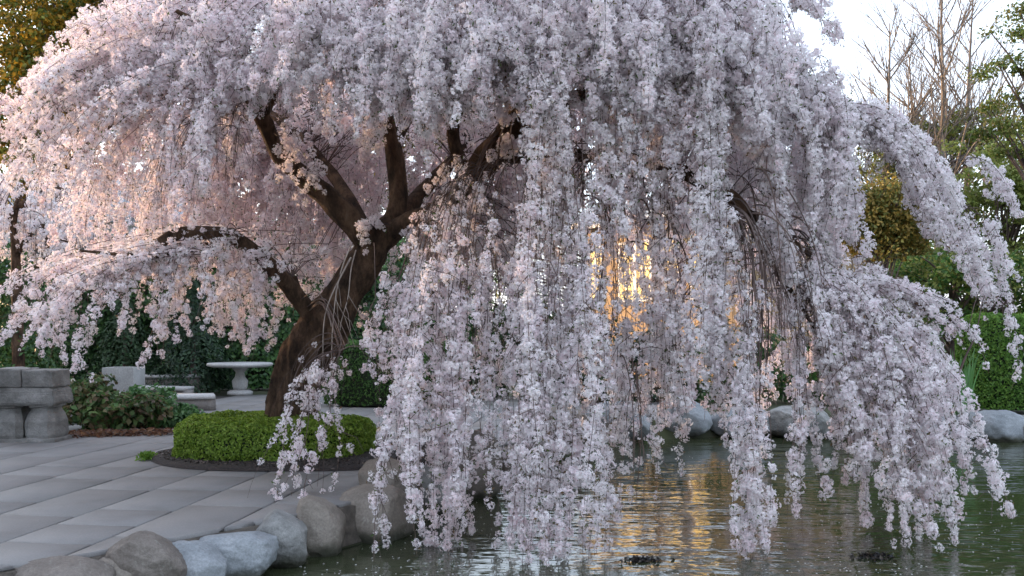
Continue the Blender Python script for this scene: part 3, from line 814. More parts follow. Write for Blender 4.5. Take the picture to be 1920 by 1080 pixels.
# iris clump: every blade its own part
ic = P(1790, 770, 16.9)
ir = empty('iris_clump', (ic[0], ic[1], -0.06), 'upright clump of sword-shaped iris leaves beside the right hedge', 'iris')
for k in range(46):
    bx, by = ic[0] + rng.normal(0, 0.13), ic[1] + rng.normal(0, 0.12)
    h = rng.uniform(0.85, 1.28); lean = rng.normal(0, 0.10, 2) + 0.25 * np.array([bx - ic[0], by - ic[1]]); w = rng.uniform(0.016, 0.026)
    t = np.linspace(0, 1, 6); ang = rng.uniform(-0.7, 0.7)
    cx_ = bx + lean[0] * t ** 2 * h; cy_ = by + lean[1] * t ** 2 * h; cz_ = -0.08 + h * t * (1 - 0.04 * t)
    ww = w * np.array([0.9, 1.0, 1.0, 0.85, 0.55, 0.04]); dx, dy = math.cos(ang), math.sin(ang)
    L_ = np.c_[cx_ - ww * dx, cy_ - ww * dy, cz_]; R_ = np.c_[cx_ + ww * dx, cy_ + ww * dy, cz_]; Mi = np.c_[cx_ - 0.006 * dy, cy_ + 0.006 * dx, cz_]
    V = np.vstack([L_, Mi, R_]); j = np.arange(5)
    fs = np.vstack([np.stack([j, j + 6, j + 7, j + 1], 1), np.stack([j + 6, j + 12, j + 13, j + 7], 1)])
    obj('blade', mesh_data('blade', V, fs, M['iris']), ir)

# ================================================================== FAR BACKGROUND
# pale house at left behind the second cherry
hl = empty('pale_house', P(150, 0, 27) * [1, 1, 0], 'pale blue-grey house glimpsed through blossoms at left', 'house')
hx0, hx1, hy = P(-260, 0, 27)[0], P(330, 0, 27)[0], 27.0
box('wall', M['siding'], hl, hx0, hx1, hy, hy + 7, -0.06, 4.3)
for k in range(17):
    box('siding_board', M['siding'], hl, hx0 - 0.01, hx1 + 0.01, hy - 0.035, hy - 0.003, 0.02 + k * 0.25, 0.02 + k * 0.25 + 0.235)
for px in (-60, 60, 150, 262):
    wx = P(px, 0, hy)[0]
    wd = box('window', M['glass'], hl, wx - 0.42, wx + 0.42, hy - 0.05, hy - 0.037, 2.6, 4.0)
    for a_, b_, c_, d_ in ((-0.5, 0.5, 4.0, 4.12), (-0.5, 0.5, 2.48, 2.6), (-0.5, -0.42, 2.6, 4.0), (0.42, 0.5, 2.6, 4.0), (-0.02, 0.02, 2.6, 4.0)):
        box('frame', M['white'], wd, wx + a_, wx + b_, hy - 0.09, hy - 0.04, c_, d_)
bm = bmesh.new()
pr = [(hx0 - 0.4, hy - 0.5, 4.25), (hx1 + 0.4, hy - 0.5, 4.25), (hx1 + 0.4, hy + 3.5, 6.0), (hx0 - 0.4, hy + 3.5, 6.0), (hx1 + 0.4, hy + 7.5, 4.25), (hx0 - 0.4, hy + 7.5, 4.25)]
V = [bm.verts.new(p) for p in pr] + [bm.verts.new((p[0], p[1], p[2] + 0.15)) for p in pr]
for q in ((0, 1, 2, 3), (3, 2, 4, 5)):
    bm.faces.new([V[k] for k in q[::-1]]); bm.faces.new([V[k + 6] for k in q])
for q in ((0, 1), (1, 2), (2, 4), (4, 5), (5, 3), (3, 0)): bm.faces.new((V[q[0]], V[q[1]], V[q[1] + 6], V[q[0] + 6]))
obj('roof', bm_mesh('roof', bm, M['slate']), hl)

# sunlit house behind the middle of the tree
Yh = 30.0
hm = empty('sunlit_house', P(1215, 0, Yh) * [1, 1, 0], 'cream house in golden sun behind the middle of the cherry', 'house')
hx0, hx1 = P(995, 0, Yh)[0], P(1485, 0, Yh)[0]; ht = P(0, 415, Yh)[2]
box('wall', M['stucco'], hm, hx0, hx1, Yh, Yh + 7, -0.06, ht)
box('fascia', M['white'], hm, hx0 - 0.35, hx1 + 0.35, Yh - 0.4, Yh - 0.32, ht, ht + 0.28)
bm = bmesh.new()
pr = [(hx0 - 0.35, Yh - 0.31, ht + 0.02), (hx1 + 0.35, Yh - 0.31, ht + 0.02), (hx1 - 1.2, Yh + 3.5, ht + 1.5), (hx0 + 1.2, Yh + 3.5, ht + 1.5), (hx1 + 0.35, Yh + 7.4, ht + 0.02), (hx0 - 0.35, Yh + 7.4, ht + 0.02)]
V = [bm.verts.new(p) for p in pr]
for q in ((0, 1, 2, 3), (3, 2, 4, 5), (1, 4, 2), (0, 3, 5), (0, 5, 4, 1)): bm.faces.new([V[k] for k in q])
obj('roof', bm_mesh('roof', bm, M['slate']), hm)
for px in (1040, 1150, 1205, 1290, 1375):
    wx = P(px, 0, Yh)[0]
    wd = box('window', M['houseglow'], hm, wx - 0.36, wx + 0.36, Yh - 0.03, Yh - 0.003, 2.3, 4.0)  # panes emit on their own, added for the house glow
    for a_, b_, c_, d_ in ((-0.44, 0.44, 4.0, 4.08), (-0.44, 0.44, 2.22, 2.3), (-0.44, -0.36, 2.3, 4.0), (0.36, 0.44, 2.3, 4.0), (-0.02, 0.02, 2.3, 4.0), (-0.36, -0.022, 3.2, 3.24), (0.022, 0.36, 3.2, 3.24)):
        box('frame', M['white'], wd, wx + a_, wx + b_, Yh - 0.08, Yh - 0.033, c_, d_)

hm.rotation_euler.z = math.radians(-62)

def leafy_tree(name, px, Y, trunk_h, blobs, n, size, pal, label, clumps=90, clump_r=0.5, mat='leaf', trunk_r=0.14, aspect=0.6, up=0.3, group='trees beyond the garden', bark='twig'):
    """blobs given as (px,py,rx_px,ry_px) at distance Y"""
    c = P(px, 0, Y); root = empty(name, (c[0], c[1], 0), label, 'tree', group)
    bl = [(P(a, b, Y), (w / F * Y, max(w, h) / F * Y * 0.7, h / F * Y)) for a, b, w, h in blobs]
    vol = np.array([b[1][0] * b[1][2] for b in bl]); vol /= vol.sum()
    cs, ns, cl, tips = [], [], [], []
    for b, wgt in zip(bl, vol):
        c0, r0 = np.array(b[0]), np.array(b[1]); nc = max(5, int(clumps * wgt))
        u = rand_unit(nc) * rng.uniform(0.2, 1, (nc, 1)) ** 0.45
        cc_ = c0 + u * r0; tips.append(cc_); tone = rng.normal(1, 0.15, nc); nl = int(n * wgt / nc)
        d = rng.normal(size=(nc, nl, 3)); d /= np.linalg.norm(d, axis=2)[..., None]
        pos = cc_[:, None, :] + d * (rng.uniform(0.1, 1, (nc, nl, 1)) ** 0.6) * clump_r * rng.uniform(0.5, 1.3, (nc, 1, 1)) * [1.15, 1.15, 0.6]
        cs.append(pos.reshape(-1, 3)); ns.append((d * [0.6, 0.6, 1] + rng.normal(0, 0.5, d.shape) + [0, 0, up]).reshape(-1, 3)); cl.append(np.repeat(tone, nl))
    cen = np.vstack(cs); nrm = np.vstack(ns); nrm /= np.linalg.norm(nrm, axis=1)[:, None]
    cols = palette(len(cen), pal, 0.15) * np.concatenate(cl)[:, None]
    v, f, cc2 = leaf_arrays(cen, nrm, rng.uniform(0.65, 1.35, len(cen)) * size, np.clip(cols, 0.004, 1), aspect)
    tag(obj('crown', mesh_data('crown', v, f, M[mat], cc2), root), kind='stuff')
    top = np.vstack(tips); mid = top.mean(0); tz = top[:, 2].max()
    tp = catmull([[c[0], c[1], -0.1], [c[0] + rng.normal(0, 0.1), c[1], trunk_h * 0.6], [(c[0] + mid[0]) / 2, c[1], trunk_h], [mid[0], c[1], mid[2]], [mid[0] + 0.1, c[1], tz - 0.3]], 6)
    rad = trunk_r * np.linspace(1, 0.12, len(tp))
    v0, f0 = tube_arrays(tp, rad, 9)
    obj('trunk', mesh_data('trunk', v0, f0, M[bark], smooth=True), root)
    vs_, fs_, nb = [], [], 0
    for t_ in top[:: max(1, len(top) // 45)]:
        s = tp[min(len(tp) - 2, max(6, int(len(tp) * np.clip((t_[2] * 0.75) / tz, 0.3, 0.95))))]
        m_ = (s + t_) / 2 + [0, 0, 0.2]
        pv, pf = tube_arrays(catmull([s, m_, t_], 3), np.linspace(trunk_r * 0.3, 0.012, 7), 5, nb); vs_.append(pv); fs_.append(pf); nb += len(pv)
    tag(obj('limbs', mesh_data('limbs', np.vstack(vs_), np.vstack(fs_), M[bark], smooth=True), root), kind='stuff')
    return root

GOLD = [(0.38, 0.24, 0.03), (0.46, 0.27, 0.03), (0.20, 0.20, 0.035), (0.10, 0.14, 0.03)]
OLIVE = [(0.19, 0.20, 0.045), (0.25, 0.24, 0.055), (0.13, 0.17, 0.04)]
FRESH = [(0.22, 0.26, 0.065), (0.28, 0.31, 0.08), (0.17, 0.22, 0.055)]
leafy_tree('golden_tree', 110, 24.5, 3.0, [(60, 40, 130, 90), (30, 190, 110, 110), (220, -20, 150, 80), (150, 130, 130, 90), (60, 300, 110, 80), (330, 60, 130, 70)], 34000, 0.13, GOLD, 'golden-green tree catching the sun in the top left corner', clumps=300, clump_r=0.55)
leafy_tree('garden_tree', 420, 26, 2.0, [(430, 470, 130, 90), (560, 460, 110, 90), (330, 490, 80, 60)], 8000, 0.13, GREEN, 'green tree rising behind the ivy hedge left of the trunk', clumps=70)
leafy_tree('garden_tree', 700, 27, 2.0, [(690, 520, 120, 80), (800, 500, 100, 80), (860, 560, 90, 60)], 8000, 0.13, GREEN + IVY, 'green tree behind the hedge right of the trunk', clumps=70)
leafy_tree('garden_tree', 560, 33, 4.0, [(480, 250, 170, 110), (660, 300, 160, 130), (820, 240, 150, 120), (340, 320, 120, 120)], 16000, 0.17, [(0.20, 0.16, 0.06), (0.26, 0.19, 0.07), (0.12, 0.14, 0.05)], 'tall sunlit russet-green tree far behind the fork of the cherry', clumps=170, clump_r=0.8, trunk_r=0.2)
# right side wood
leafy_tree('golden_tree', 1668, 19.8, 1.0, [(1665, 385, 90, 45), (1610, 420, 60, 45), (1715, 415, 55, 40), (1580, 380, 50, 50), (1650, 455, 80, 30)], 30000, 0.075, [(0.30, 0.21, 0.05), (0.36, 0.245, 0.055), (0.22, 0.20, 0.05), (0.15, 0.17, 0.05)], 'rounded golden shrub-tree in the sun behind the right arm of blossoms', trunk_r=0.06, clumps=200, clump_r=0.42)
leafy_tree('garden_tree', 1830, 27, 1.5, [(1830, 330, 120, 70), (1900, 430, 120, 90), (1800, 470, 110, 70), (1960, 320, 100, 120)], 17000, 0.12, FRESH, 'spreading fresh green tree at the right edge', clumps=170, clump_r=0.5)
leafy_tree('garden_tree', 1780, 23, 1.0, [(1760, 520, 130, 60), (1880, 540, 120, 70), (1650, 560, 90, 55), (1820, 600, 110, 40)], 14000, 0.11, FRESH + GREEN, 'low bright green tree in front of the wood at right', clumps=150, clump_r=0.42)
leafy_tree('garden_tree', 1540, 32, 2.0, [(1560, 420, 110, 130), (1470, 480, 100, 120), (1660, 500, 120, 80)], 8000, 0.16, OLIVE + IVY, 'dark olive tree behind the golden one', clumps=90, clump_r=0.7)
leafy_tree('garden_tree', 1760, 34, 3.0, [(1740, 270, 110, 50), (1650, 300, 70, 40), (1850, 250, 90, 60)], 6500, 0.12, OLIVE, 'hazy olive tree top below the bare trees', clumps=120, clump_r=0.5)
# layered evergreen in the top right corner
leafy_tree('larch_tree', 1975, 22, 4.0, [(1900, 60, 45, 12), (1880, 130, 60, 14), (1930, 20, 60, 14), (1905, 190, 80, 14), (1870, 240, 70, 14), (1950, 280, 90, 18), (1960, 120, 60, 40), (1990, 0, 50, 60), (1990, 220, 60, 60)], 9000, 0.085, [(0.09, 0.14, 0.03), (0.13, 0.18, 0.04), (0.16, 0.15, 0.04)], 'airy green conifer with layered sprays in the top right corner', clumps=150, clump_r=0.34)
leafy_tree('garden_tree', 1190, 40, 3.0, [(1300, 500, 140, 100), (1440, 520, 120, 90), (900, 480, 150, 110)], 6000, 0.2, OLIVE + IVY, 'distant tree beside the cream house', clumps=80, clump_r=0.9)

# bare trees against the sky: trunk and branch mesh each
def bare_tree(px, Y, topy, label, seed, lean=0.0, spread=0.45):
    rg = np.random.default_rng(seed); c = P(px, 0, Y); H = P(0, topy, Y)[2]
    root = empty('bare_tree', (c[0], c[1], 0), label, 'tree', 'bare trees on the skyline')
    vs_, fs_ = [], []; cnt = [0]
    def grow(p, d, L, r_, lvl):
        n_ = 5; pts = [p]; dd = d / np.linalg.norm(d)
        for k in range(n_):
            dd = dd + rg.normal(0, 0.07, 3) + [0, 0, 0.06]; dd /= np.linalg.norm(dd); pts.append(pts[-1] + dd * L / n_)
        pts = np.array(pts)
        pv, pf = tube_arrays(pts, np.linspace(r_, r_ * 0.55, n_ + 1), 4 if lvl else 7, cnt[0]); vs_.append(pv); fs_.append(pf); cnt[0] += len(pv)
        if lvl >= 4: return
        kids = rg.integers(4, 6) if lvl < 3 else 3
        for k in range(kids):
            q = rg.uniform(0.25, 1.0); b = pts[min(n_, int(q * n_))]
            a = rg.uniform(0, 2 * math.pi); o_ = np.array([math.cos(a), math.sin(a), 0])
            nd = dd * 0.8 + o_ * spread * rg.uniform(0.6, 1.3); grow(b, nd, L * rg.uniform(0.5, 0.72), r_ * 0.5 * rg.uniform(0.8, 1.1), lvl + 1)
    tp = np.array([[c[0] + lean * t * H + 0.12 * math.sin(t * 5 + seed), c[1], t * H * 0.98] for t in np.linspace(0, 1, 14)])
    v0, f0 = tube_arrays(tp, np.linspace(0.17, 0.02, 14), 9)
    obj('trunk', mesh_data('trunk', v0, f0, M['barebark'], smooth=True), root)
    for k in range(30):
        t = rg.uniform(0.3, 1.0); b = tp[0] * 0 + np.array([np.interp(t, np.linspace(0, 1, 14), tp[:, a]) for a in range(3)])
        ang = rg.uniform(0, 2 * math.pi); nd = np.array([math.cos(ang) * spread * 1.6, math.sin(ang) * spread * 1.6, 0.75])
        grow(b, nd, (1.15 - t) * H * 0.34 + 0.4, 0.05 * (1.2 - t) + 0.008, 2)
    tag(obj('branches', mesh_data('branches', np.vstack(vs_), np.vstack(fs_), M['barebark']), root), kind='stuff')
bare_tree(1662, 34, 30, 'leftmost bare tree against the pale sky at right', 3, 0.0)
bare_tree(1752, 33, -60, 'tallest bare tree in the middle of the skyline group', 5, 0.02)
bare_tree(1815, 36, -20, 'rightmost bare tree beside the airy conifer', 8, 0.01)
bare_tree(1712, 40, 90, 'small faint bare tree between the two left ones', 11, -0.01)

# tall hedge added out of view left of the patio to keep low sun off the terrace
ivy_wall('shade_hedge', [(-12.5, 19.5), (-12.2, 10), (-12.0, 4), (-12.0, -6)], 3.3, 0.7, 16000, 0.16, IVY, 'unseen hedge added along the left side of the patio for shade', 0.12)

# ================================================================== THE WEEPING CHERRY
TB = P(548, 870, 11.4)
cherry = empty('cherry_tree', (TB[0], TB[1], 0), 'huge weeping cherry in full pale pink bloom leaning over the pond', 'tree')
LIMB_PTS = []
def limb(name, ctrl, seg=10, rough=0.10, per=7, lab=None):
    c = np.array([list(P(a, b, y)) + [r_] for a, b, y, r_ in ctrl])
    q = catmull(c, per); pts, rad = q[:, :3], np.maximum(q[:, 3], 0.006)
    v, f = bark_tube(pts, rad, seg, rough)
    o = obj(name, mesh_data(name, v, f, M['bark'], smooth=True), cherry)
    if lab: o['label'] = lab
    if name != 'trunk': LIMB_PTS.append(np.c_[pts, rad])
    return o
limb('trunk', [(546, 905, 11.4, .42), (547, 870, 11.4, .36), (547, 800, 11.4, .32), (555, 720, 11.4, .30), (588, 640, 11.35, .29), (630, 578, 11.3, .25), (672, 505, 11.25, .21), (706, 455, 11.2, .19), (738, 420, 11.2, .15)], 72, 0.15, 22, 'massive leaning trunk with rough orange-brown bark')
limb('limb', [(700, 462, 11.2, .17), (662, 420, 11.1, .145), (612, 368, 11, .125), (560, 324, 10.9, .11), (522, 287, 10.8, .10), (498, 235, 10.7, .095), (478, 195, 10.6, .08), (440, 120, 10.4, .06), (400, 60, 10.2, .04), (330, 20, 10, .02)], 18)
limb('limb', [(492, 215, 10.65, .07), (525, 150, 10.5, .055), (560, 90, 10.4, .045), (600, 0, 10.3, .035), (620, -90, 10.2, .02)], 12)
limb('limb', [(480, 195, 10.6, .06), (430, 170, 10.7, .055), (380, 165, 10.8, .05), (290, 185, 10.9, .035), (200, 240, 10.9, .025), (120, 310, 10.8, .014)], 10)
limb('limb', [(728, 440, 11.2, .15), (746, 385, 11.22, .115), (744, 320, 11.28, .105), (733, 262, 11.3, .10), (724, 215, 11.25, .085), (728, 140, 11.1, .075), (750, 50, 10.9, .06), (790, -60, 10.7, .04), (830, -160, 10.5, .025)], 16)
limb('limb', [(738, 270, 11.3, .07), (790, 180, 11.6, .06), (880, 60, 12, .05), (1000, -40, 12.3, .035), (1150, -80, 12.5, .02)], 10)
limb('limb', [(715, 450, 11.2, .16), (760, 418, 11.1, .12), (800, 404, 11, .11), (845, 372, 10.8, .12), (885, 325, 10.6, .13), (925, 275, 10.4, .115), (970, 236, 10.2, .095), (1060, 190, 9.9, .08), (1200, 150, 9.6, .065), (1350, 130, 9.3, .05), (1480, 145, 9.1, .035), (1580, 190, 9.0, .02), (1680, 245, 8.95, .013), (1750, 330, 8.9, .009)], 18)
limb('limb', [(890, 330, 10.6, .10), (940, 298, 10.4, .085), (1000, 290, 10.2, .075), (1100, 292, 9.9, .065), (1250, 310, 9.4, .055), (1380, 370, 9.1, .042), (1430, 470, 9.0, .03), (1480, 540, 8.9, .02), (1530, 620, 8.85, .012)], 14)
limb('limb', [(876, 335, 10.6, .085), (850, 240, 10.6, .075), (900, 130, 10.4, .06), (1000, 40, 10.2, .05), (1150, -20, 10, .04), (1300, -40, 9.8, .025), (1450, -20, 9.6, .015)], 12)
limb('limb', [(1250, 310, 9.4, .045), (1380, 385, 9.1, .04), (1480, 450, 8.9, .032), (1580, 515, 8.8, .024), (1720, 570, 8.7, .014), (1830, 630, 8.6, .008)], 10)
limb('limb', [(735, 432, 11.3, .11), (820, 330, 12, .08), (950, 230, 12.8, .065), (1150, 200, 13.2, .05), (1350, 240, 13.3, .03), (1500, 320, 13.2, .015)], 12)
limb('limb', [(695, 450, 11.35, .10), (610, 310, 12.2, .075), (480, 200, 12.8, .055), (300, 190, 13.2, .04), (120, 250, 13.2, .02)], 12)
limb('limb', [(925, 275, 10.4, .07), (965, 200, 9.8, .06), (1030, 130, 9.2, .045), (1110, 110, 8.8, .03), (1200, 130, 8.5, .018)], 12)
limb('limb', [(598, 612, 11.25, .12), (562, 562, 11.1, .095), (515, 507, 10.9, .08), (466, 464, 10.7, .075), (420, 440, 10.5, .075), (340, 438, 10.2, .07), (290, 460, 10.1, .058), (230, 486, 10.4, .045), (180, 515, 10.3, .03), (100, 545, 10.2, .016)], 16)
limb('limb', [(420, 440, 10.8, .04), (350, 470, 10.3, .032), (270, 480, 9.9, .022), (150, 470, 9.6, .012)], 10)
limb('limb', [(575, 585, 11.2, .07), (556, 548, 11.15, .065), (548, 520, 11.15, .05)], 10)
ALLP = np.vstack(LIMB_PTS)

# ---- blossoms
ang5 = np.arange(5) * 2 * math.pi / 5
FT = [np.zeros(3)]
for a in ang5:
    for da, r_, z_ in ((-0.50, 0.72, 0.30), (0.0, 1.0, 0.42), (0.50, 0.72, 0.30)):
        FT.append([r_ * math.cos(a + da), r_ * math.sin(a + da), z_])
FT = np.array(FT)
FF = np.array([[0, 1 + 3 * k, 2 + 3 * k] for k in range(5)] + [[0, 2 + 3 * k, 3 + 3 * k] for k in range(5)])
ST = np.array([[0, 0, 0]] + [[math.cos(a) * (1.0 if k % 2 else 0.8), math.sin(a) * (1.0 if k % 2 else 0.8), 0.38] for k, a in enumerate(ang5)])
SF = np.array([[0, 1 + k, 1 + (k + 1) % 5] for k in range(5)])
NFLOW = [0, 0]

def flowers(cen, nrm, size, tint, fine):
    n = len(cen); T, Fc = (FT, FF) if fine else (ST, SF)
    t, b = basis(nrm); m_ = len(T)
    loc = T[None] * size[:, None, None] * (1 + rng.normal(0, 0.16, (n, m_, 3)))
    v = cen[:, None] + loc[..., :1] * t[:, None] + loc[..., 1:2] * b[:, None] + loc[..., 2:] * nrm[:, None]
    c = np.repeat(tint[:, None], m_, axis=1).copy()
    c[:, 0] *= [0.92, 0.77, 0.78]                     # deeper pink throat
    f = (np.arange(n)[:, None, None] * m_ + Fc[None]).reshape(-1, 3)
    return v.reshape(-1, 3), f, c.reshape(-1, 3)

WHITE = np.array([0.95, 0.935, 0.955]); PINK = np.array([0.945, 0.85, 0.868])
def tints(n, pink):
    k = np.clip(rng.normal(pink, 0.18, n), 0, 1)[:, None]
    return np.clip((WHITE * (1 - k) + PINK * k) * (1 + rng.normal(0, 0.04, (n, 1))), 0, 0.93)

# pom-pom clusters: four shapes near, three coarser ones for the inside of the crown
def pompom(n_f, R_, fs, fine):
    u = rand_unit(n_f) * rng.uniform(0.55, 1.0, (n_f, 1)) * R_ * [1, 1, 0.9]
    nn = u / np.linalg.norm(u, axis=1)[:, None] + rng.normal(0, 0.3, (n_f, 3)); nn /= np.linalg.norm(nn, axis=1)[:, None]
    return flowers(u, nn, rng.uniform(0.8, 1.2, n_f) * fs, np.tile([1.0, 1.0, 1.0], (n_f, 1)) * rng.normal(0.985, 0.03, (n_f, 1)), fine)
NEAR_T = [pompom(k, r_, 0.0155, True) for k, r_ in ((20, 0.046), (14, 0.040), (24, 0.052), (7, 0.028), (4, 0.02))]
FAR_T = [pompom(k, r_, 0.0185, False) for k, r_ in ((18, 0.055), (12, 0.045), (22, 0.062), (6, 0.03))]

def blossom_nodes(nt_):
    g = bpy.data.node_groups.new('blossom_clusters', 'GeometryNodeTree')
    g.interface.new_socket('Geometry', in_out='INPUT', socket_type='NodeSocketGeometry')
    g.interface.new_socket('Geometry', in_out='OUTPUT', socket_type='NodeSocketGeometry')
    N, L = g.nodes, g.links
    gi, go = N.new('NodeGroupInput'), N.new('NodeGroupOutput')
    def attr(name, typ):
        a = N.new('GeometryNodeInputNamedAttribute'); a.data_type = typ; a.inputs['Name'].default_value = name
        return a.outputs['Attribute']
    def pick(k):
        c = N.new('FunctionNodeCompare'); c.data_type = 'INT'; c.operation = 'EQUAL'
        L.new(attr('tid', 'INT'), c.inputs[2]); c.inputs[3].default_value = k
        sp = N.new('GeometryNodeSeparateGeometry'); sp.domain = 'POINT'
        L.new(gi.outputs[0], sp.inputs[0]); L.new(c.outputs[0], sp.inputs[1])
        return sp.outputs[0]
    jn = N.new('GeometryNodeJoinGeometry')
    for k in range(nt_):
        ti = N.new('GeometryNodeGeometryToInstance'); L.new(pick(k), ti.inputs[0]); L.new(ti.outputs[0], jn.inputs[0])
    ip = N.new('GeometryNodeInstanceOnPoints')
    L.new(pick(-1), ip.inputs['Points']); L.new(jn.outputs[0], ip.inputs['Instance'])
    ip.inputs['Pick Instance'].default_value = True
    L.new(attr('vi', 'INT'), ip.inputs['Instance Index'])
    L.new(attr('rot', 'FLOAT_VECTOR'), ip.inputs['Rotation']); L.new(attr('scl', 'FLOAT'), ip.inputs['Scale'])
    L.new(ip.outputs[0], go.inputs[0])
    return g
G_NEAR, G_FAR = blossom_nodes(len(NEAR_T)), blossom_nodes(len(FAR_T))

class BAcc:
    """cluster positions of one branch"""
    def __init__(s): s.p, s.t, s.s = [], [], []
    @property
    def n(s): return sum(len(q) for q in s.p)
    def add(s, p, tint, scl): s.p.append(p); s.t.append(tint); s.s.append(scl)
    def build(s, name, parent, near):
        T = NEAR_T if near else FAR_T
        p = np.vstack(s.p); n = len(p); NFLOW[0 if near else 1] += n
        tv = np.vstack([q[0] for q in T]); tcol = np.vstack([q[2] for q in T]); fs, b, tid = [], n, [np.full(n, -1)]
        for k, q in enumerate(T):
            fs.append(q[1] + b); b += len(q[0]); tid.append(np.full(len(q[0]), k))
        me = mesh_data(name, np.vstack([p, tv]), np.vstack(fs), M['petal'], np.vstack([np.ones((n, 3)), tcol]))
        tot = n + len(tv)
        def put(nm, typ, key, arr):
            a = me.attributes.new(nm, typ, 'POINT'); a.data.foreach_set(key, np.ascontiguousarray(arr).ravel())
        put('tid', 'INT', 'value', np.concatenate(tid).astype(np.int32))
        put('vi', 'INT', 'value', rng.integers(0, len(T), tot).astype(np.int32))
        put('rot', 'FLOAT_VECTOR', 'vector', rng.uniform(0, 6.283, (tot, 3)).astype(np.float32))
        put('scl', 'FLOAT', 'value', np.r_[np.concatenate(s.s), np.ones(len(tv))].astype(np.float32))
        tn = np.ones((tot, 4), np.float32); tn[:n, :3] = np.vstack(s.t); put('tint', 'FLOAT_COLOR', 'color', tn)
        o = obj(name, me, parent)
        md = o.modifiers.new('clusters', 'NODES'); md.node_group = G_NEAR if near else G_FAR
        return tag(o, kind='stuff')

def resample(pts, step):
    d = np.r_[0, np.cumsum(np.linalg.norm(np.diff(pts, axis=0), axis=1))]
    n = max(3, int(d[-1] / step)); s = np.linspace(0, d[-1], n)
    return np.stack([np.interp(s, d, pts[:, k]) for k in range(3)], 1), d[-1]

def strand_curve(o, t, rise, swing=0.06, hang=0.97):
    """arch out of the crown, then hang"""
    h = t - o
    p1 = o + h * [0.55, 0.55, 0.0] + [0, 0, rise]
    p2 = np.array([o[0] + h[0] * hang, o[1] + h[1] * hang, t[2] + max(0.0, (p1[2] - t[2])) * 0.52])
    s = np.linspace(0, 1, 22)[:, None]
    c = (1 - s) ** 3 * o + 3 * (1 - s) ** 2 * s * p1 + 3 * (1 - s) * s ** 2 * p2 + s ** 3 * t
    ph = rng.uniform(0, 6.28, 3); fr = rng.uniform(3, 8, 3)
    c = c + swing * np.sin(s * fr + ph) * s * [1, 1, 0.3]
    return c

LEAFC = [(0.09, 0.13, 0.03), (0.13, 0.11, 0.04), (0.16, 0.10, 0.05), (0.07, 0.12, 0.03)]
class Acc:
    def __init__(s): s.v, s.f, s.c, s.n = [], [], [], 0
    def add(s, v, f, c=None):
        s.v.append(v); s.f.append(f + s.n); s.n += len(v)
        if c is not None: s.c.append(c)
    def mesh(s, name, mat, smooth=False):
        return mesh_data(name, np.vstack(s.v), np.vstack(s.f), mat, np.vstack(s.c) if s.c else None, smooth)

def blossom_sleeve(acc, lacc, path, t0, t1, sleeve, dens, fine, pink, fsize, gap=0.0):
    """flower clusters along path between fractions t0..t1"""
    pts, L = resample(path, 0.02)
    n_c = max(1, int(L * (t1 - t0) / (0.040 if fine else 0.052) * dens))
    s = rng.uniform(t0, t1, n_c)
    if gap > 0:                                        # leave bare stretches
        ph = rng.uniform(0, 10)
        keep = np.array([mnoise.noise(Vector((q * L * 2.6 + ph, ph, 0.5))) for q in s]) > (gap - 0.5)
        s = s[keep]
        if len(s) == 0: return
    n_c = len(s)
    i = np.clip((s * (len(pts) - 1)).astype(int), 0, len(pts) - 1)
    taper = np.clip(np.minimum((s - t0) / 0.15 + 0.3, (t1 - s) / 0.22 + 0.15), 0, 1)
    lump = np.array([0.75 + 0.6 * mnoise.noise(Vector((q * L * 3.1, sleeve * 90, 1.5))) for q in s]); taper = taper * np.clip(lump, 0.25, 1.2)
    off = rand_unit(n_c) * (rng.uniform(0, 1, (n_c, 1)) ** 0.5) * (sleeve * taper)[:, None]
    cc_ = pts[i] + off
    acc.add(cc_, tints(n_c, np.clip(pink + 0.35 * (s > 0.93 * t1), 0, 1)), rng.uniform(0.5, 1.25, n_c) * fsize * (0.75 + 0.25 * np.minimum(1, taper + 0.2)))
    nl = int(n_c * 0.8)
    if lacc is not None and nl:
        k = rng.integers(0, n_c, nl)
        lc = cc_[k] + rand_unit(nl) * 0.04
        lacc.add(*leaf_arrays(lc, rand_unit(nl), rng.uniform(0.018, 0.045, nl), palette(nl, LEAFC), 0.4))

# families: guides (ox,oy,oY, tx,ty,tY), number, jitter px x/y, depth jitter, blossom span, sleeve, density, pinkness, rise, gap
FAM = []
def fam(kind, guides, n, jx=35, jy=30, jd=0.35, t0=0.2, t1=1.0, sleeve=0.06, dens=1.0, pink=0.35, rise=0.25, gap=0.0, swing=0.10, tj=None, fs=None, hang=0.97):
    FAM.append(dict(kind=kind, g=np.array(guides, float), n=n, jx=jx, jy=jy, jd=jd, t0=t0, t1=t1, sleeve=sleeve, dens=dens, pink=pink, rise=rise, gap=gap, swing=swing, tj=tj or (jx, jy), fs=fs, hang=hang))

# A  left crown, streaming out and down to the left
fam('front', [(480, 20, 10.8, 190, 60, 10.4), (470, 60, 10.8, 60, 175, 10.4), (460, 100, 10.7, 15, 245, 10.2), (460, 130, 10.6, -10, 310, 10.0), (460, 150, 10.5, 100, 400, 9.9)], 64, 26, 22, 0.5, 0.12, 1, 0.08, 1.0, 0.5, 0.28, hang=0.85)
fam('mid', [(470, 90, 11, 150, 300, 10.6), (470, 140, 10.8, 200, 400, 10.2), (480, 160, 10.6, 290, 400, 10), (470, 170, 10.5, 360, 330, 9.9), (480, 190, 10.4, 420, 300, 9.8)], 64, 42, 40, 0.5, 0.1, 1, 0.08, 0.9, 0.55, 0.25)
fam('mid', [(430, 20, 11, 240, 40, 10.6), (520, 0, 10.8, 330, 120, 10.2), (560, 20, 10.6, 420, 170, 9.9), (620, 20, 10.4, 520, 150, 9.6), (680, 20, 10.2, 620, 180, 9.4)], 70, 45, 32, 0.5, 0.05, 1, 0.09, 1.0, 0.5, 0.2)
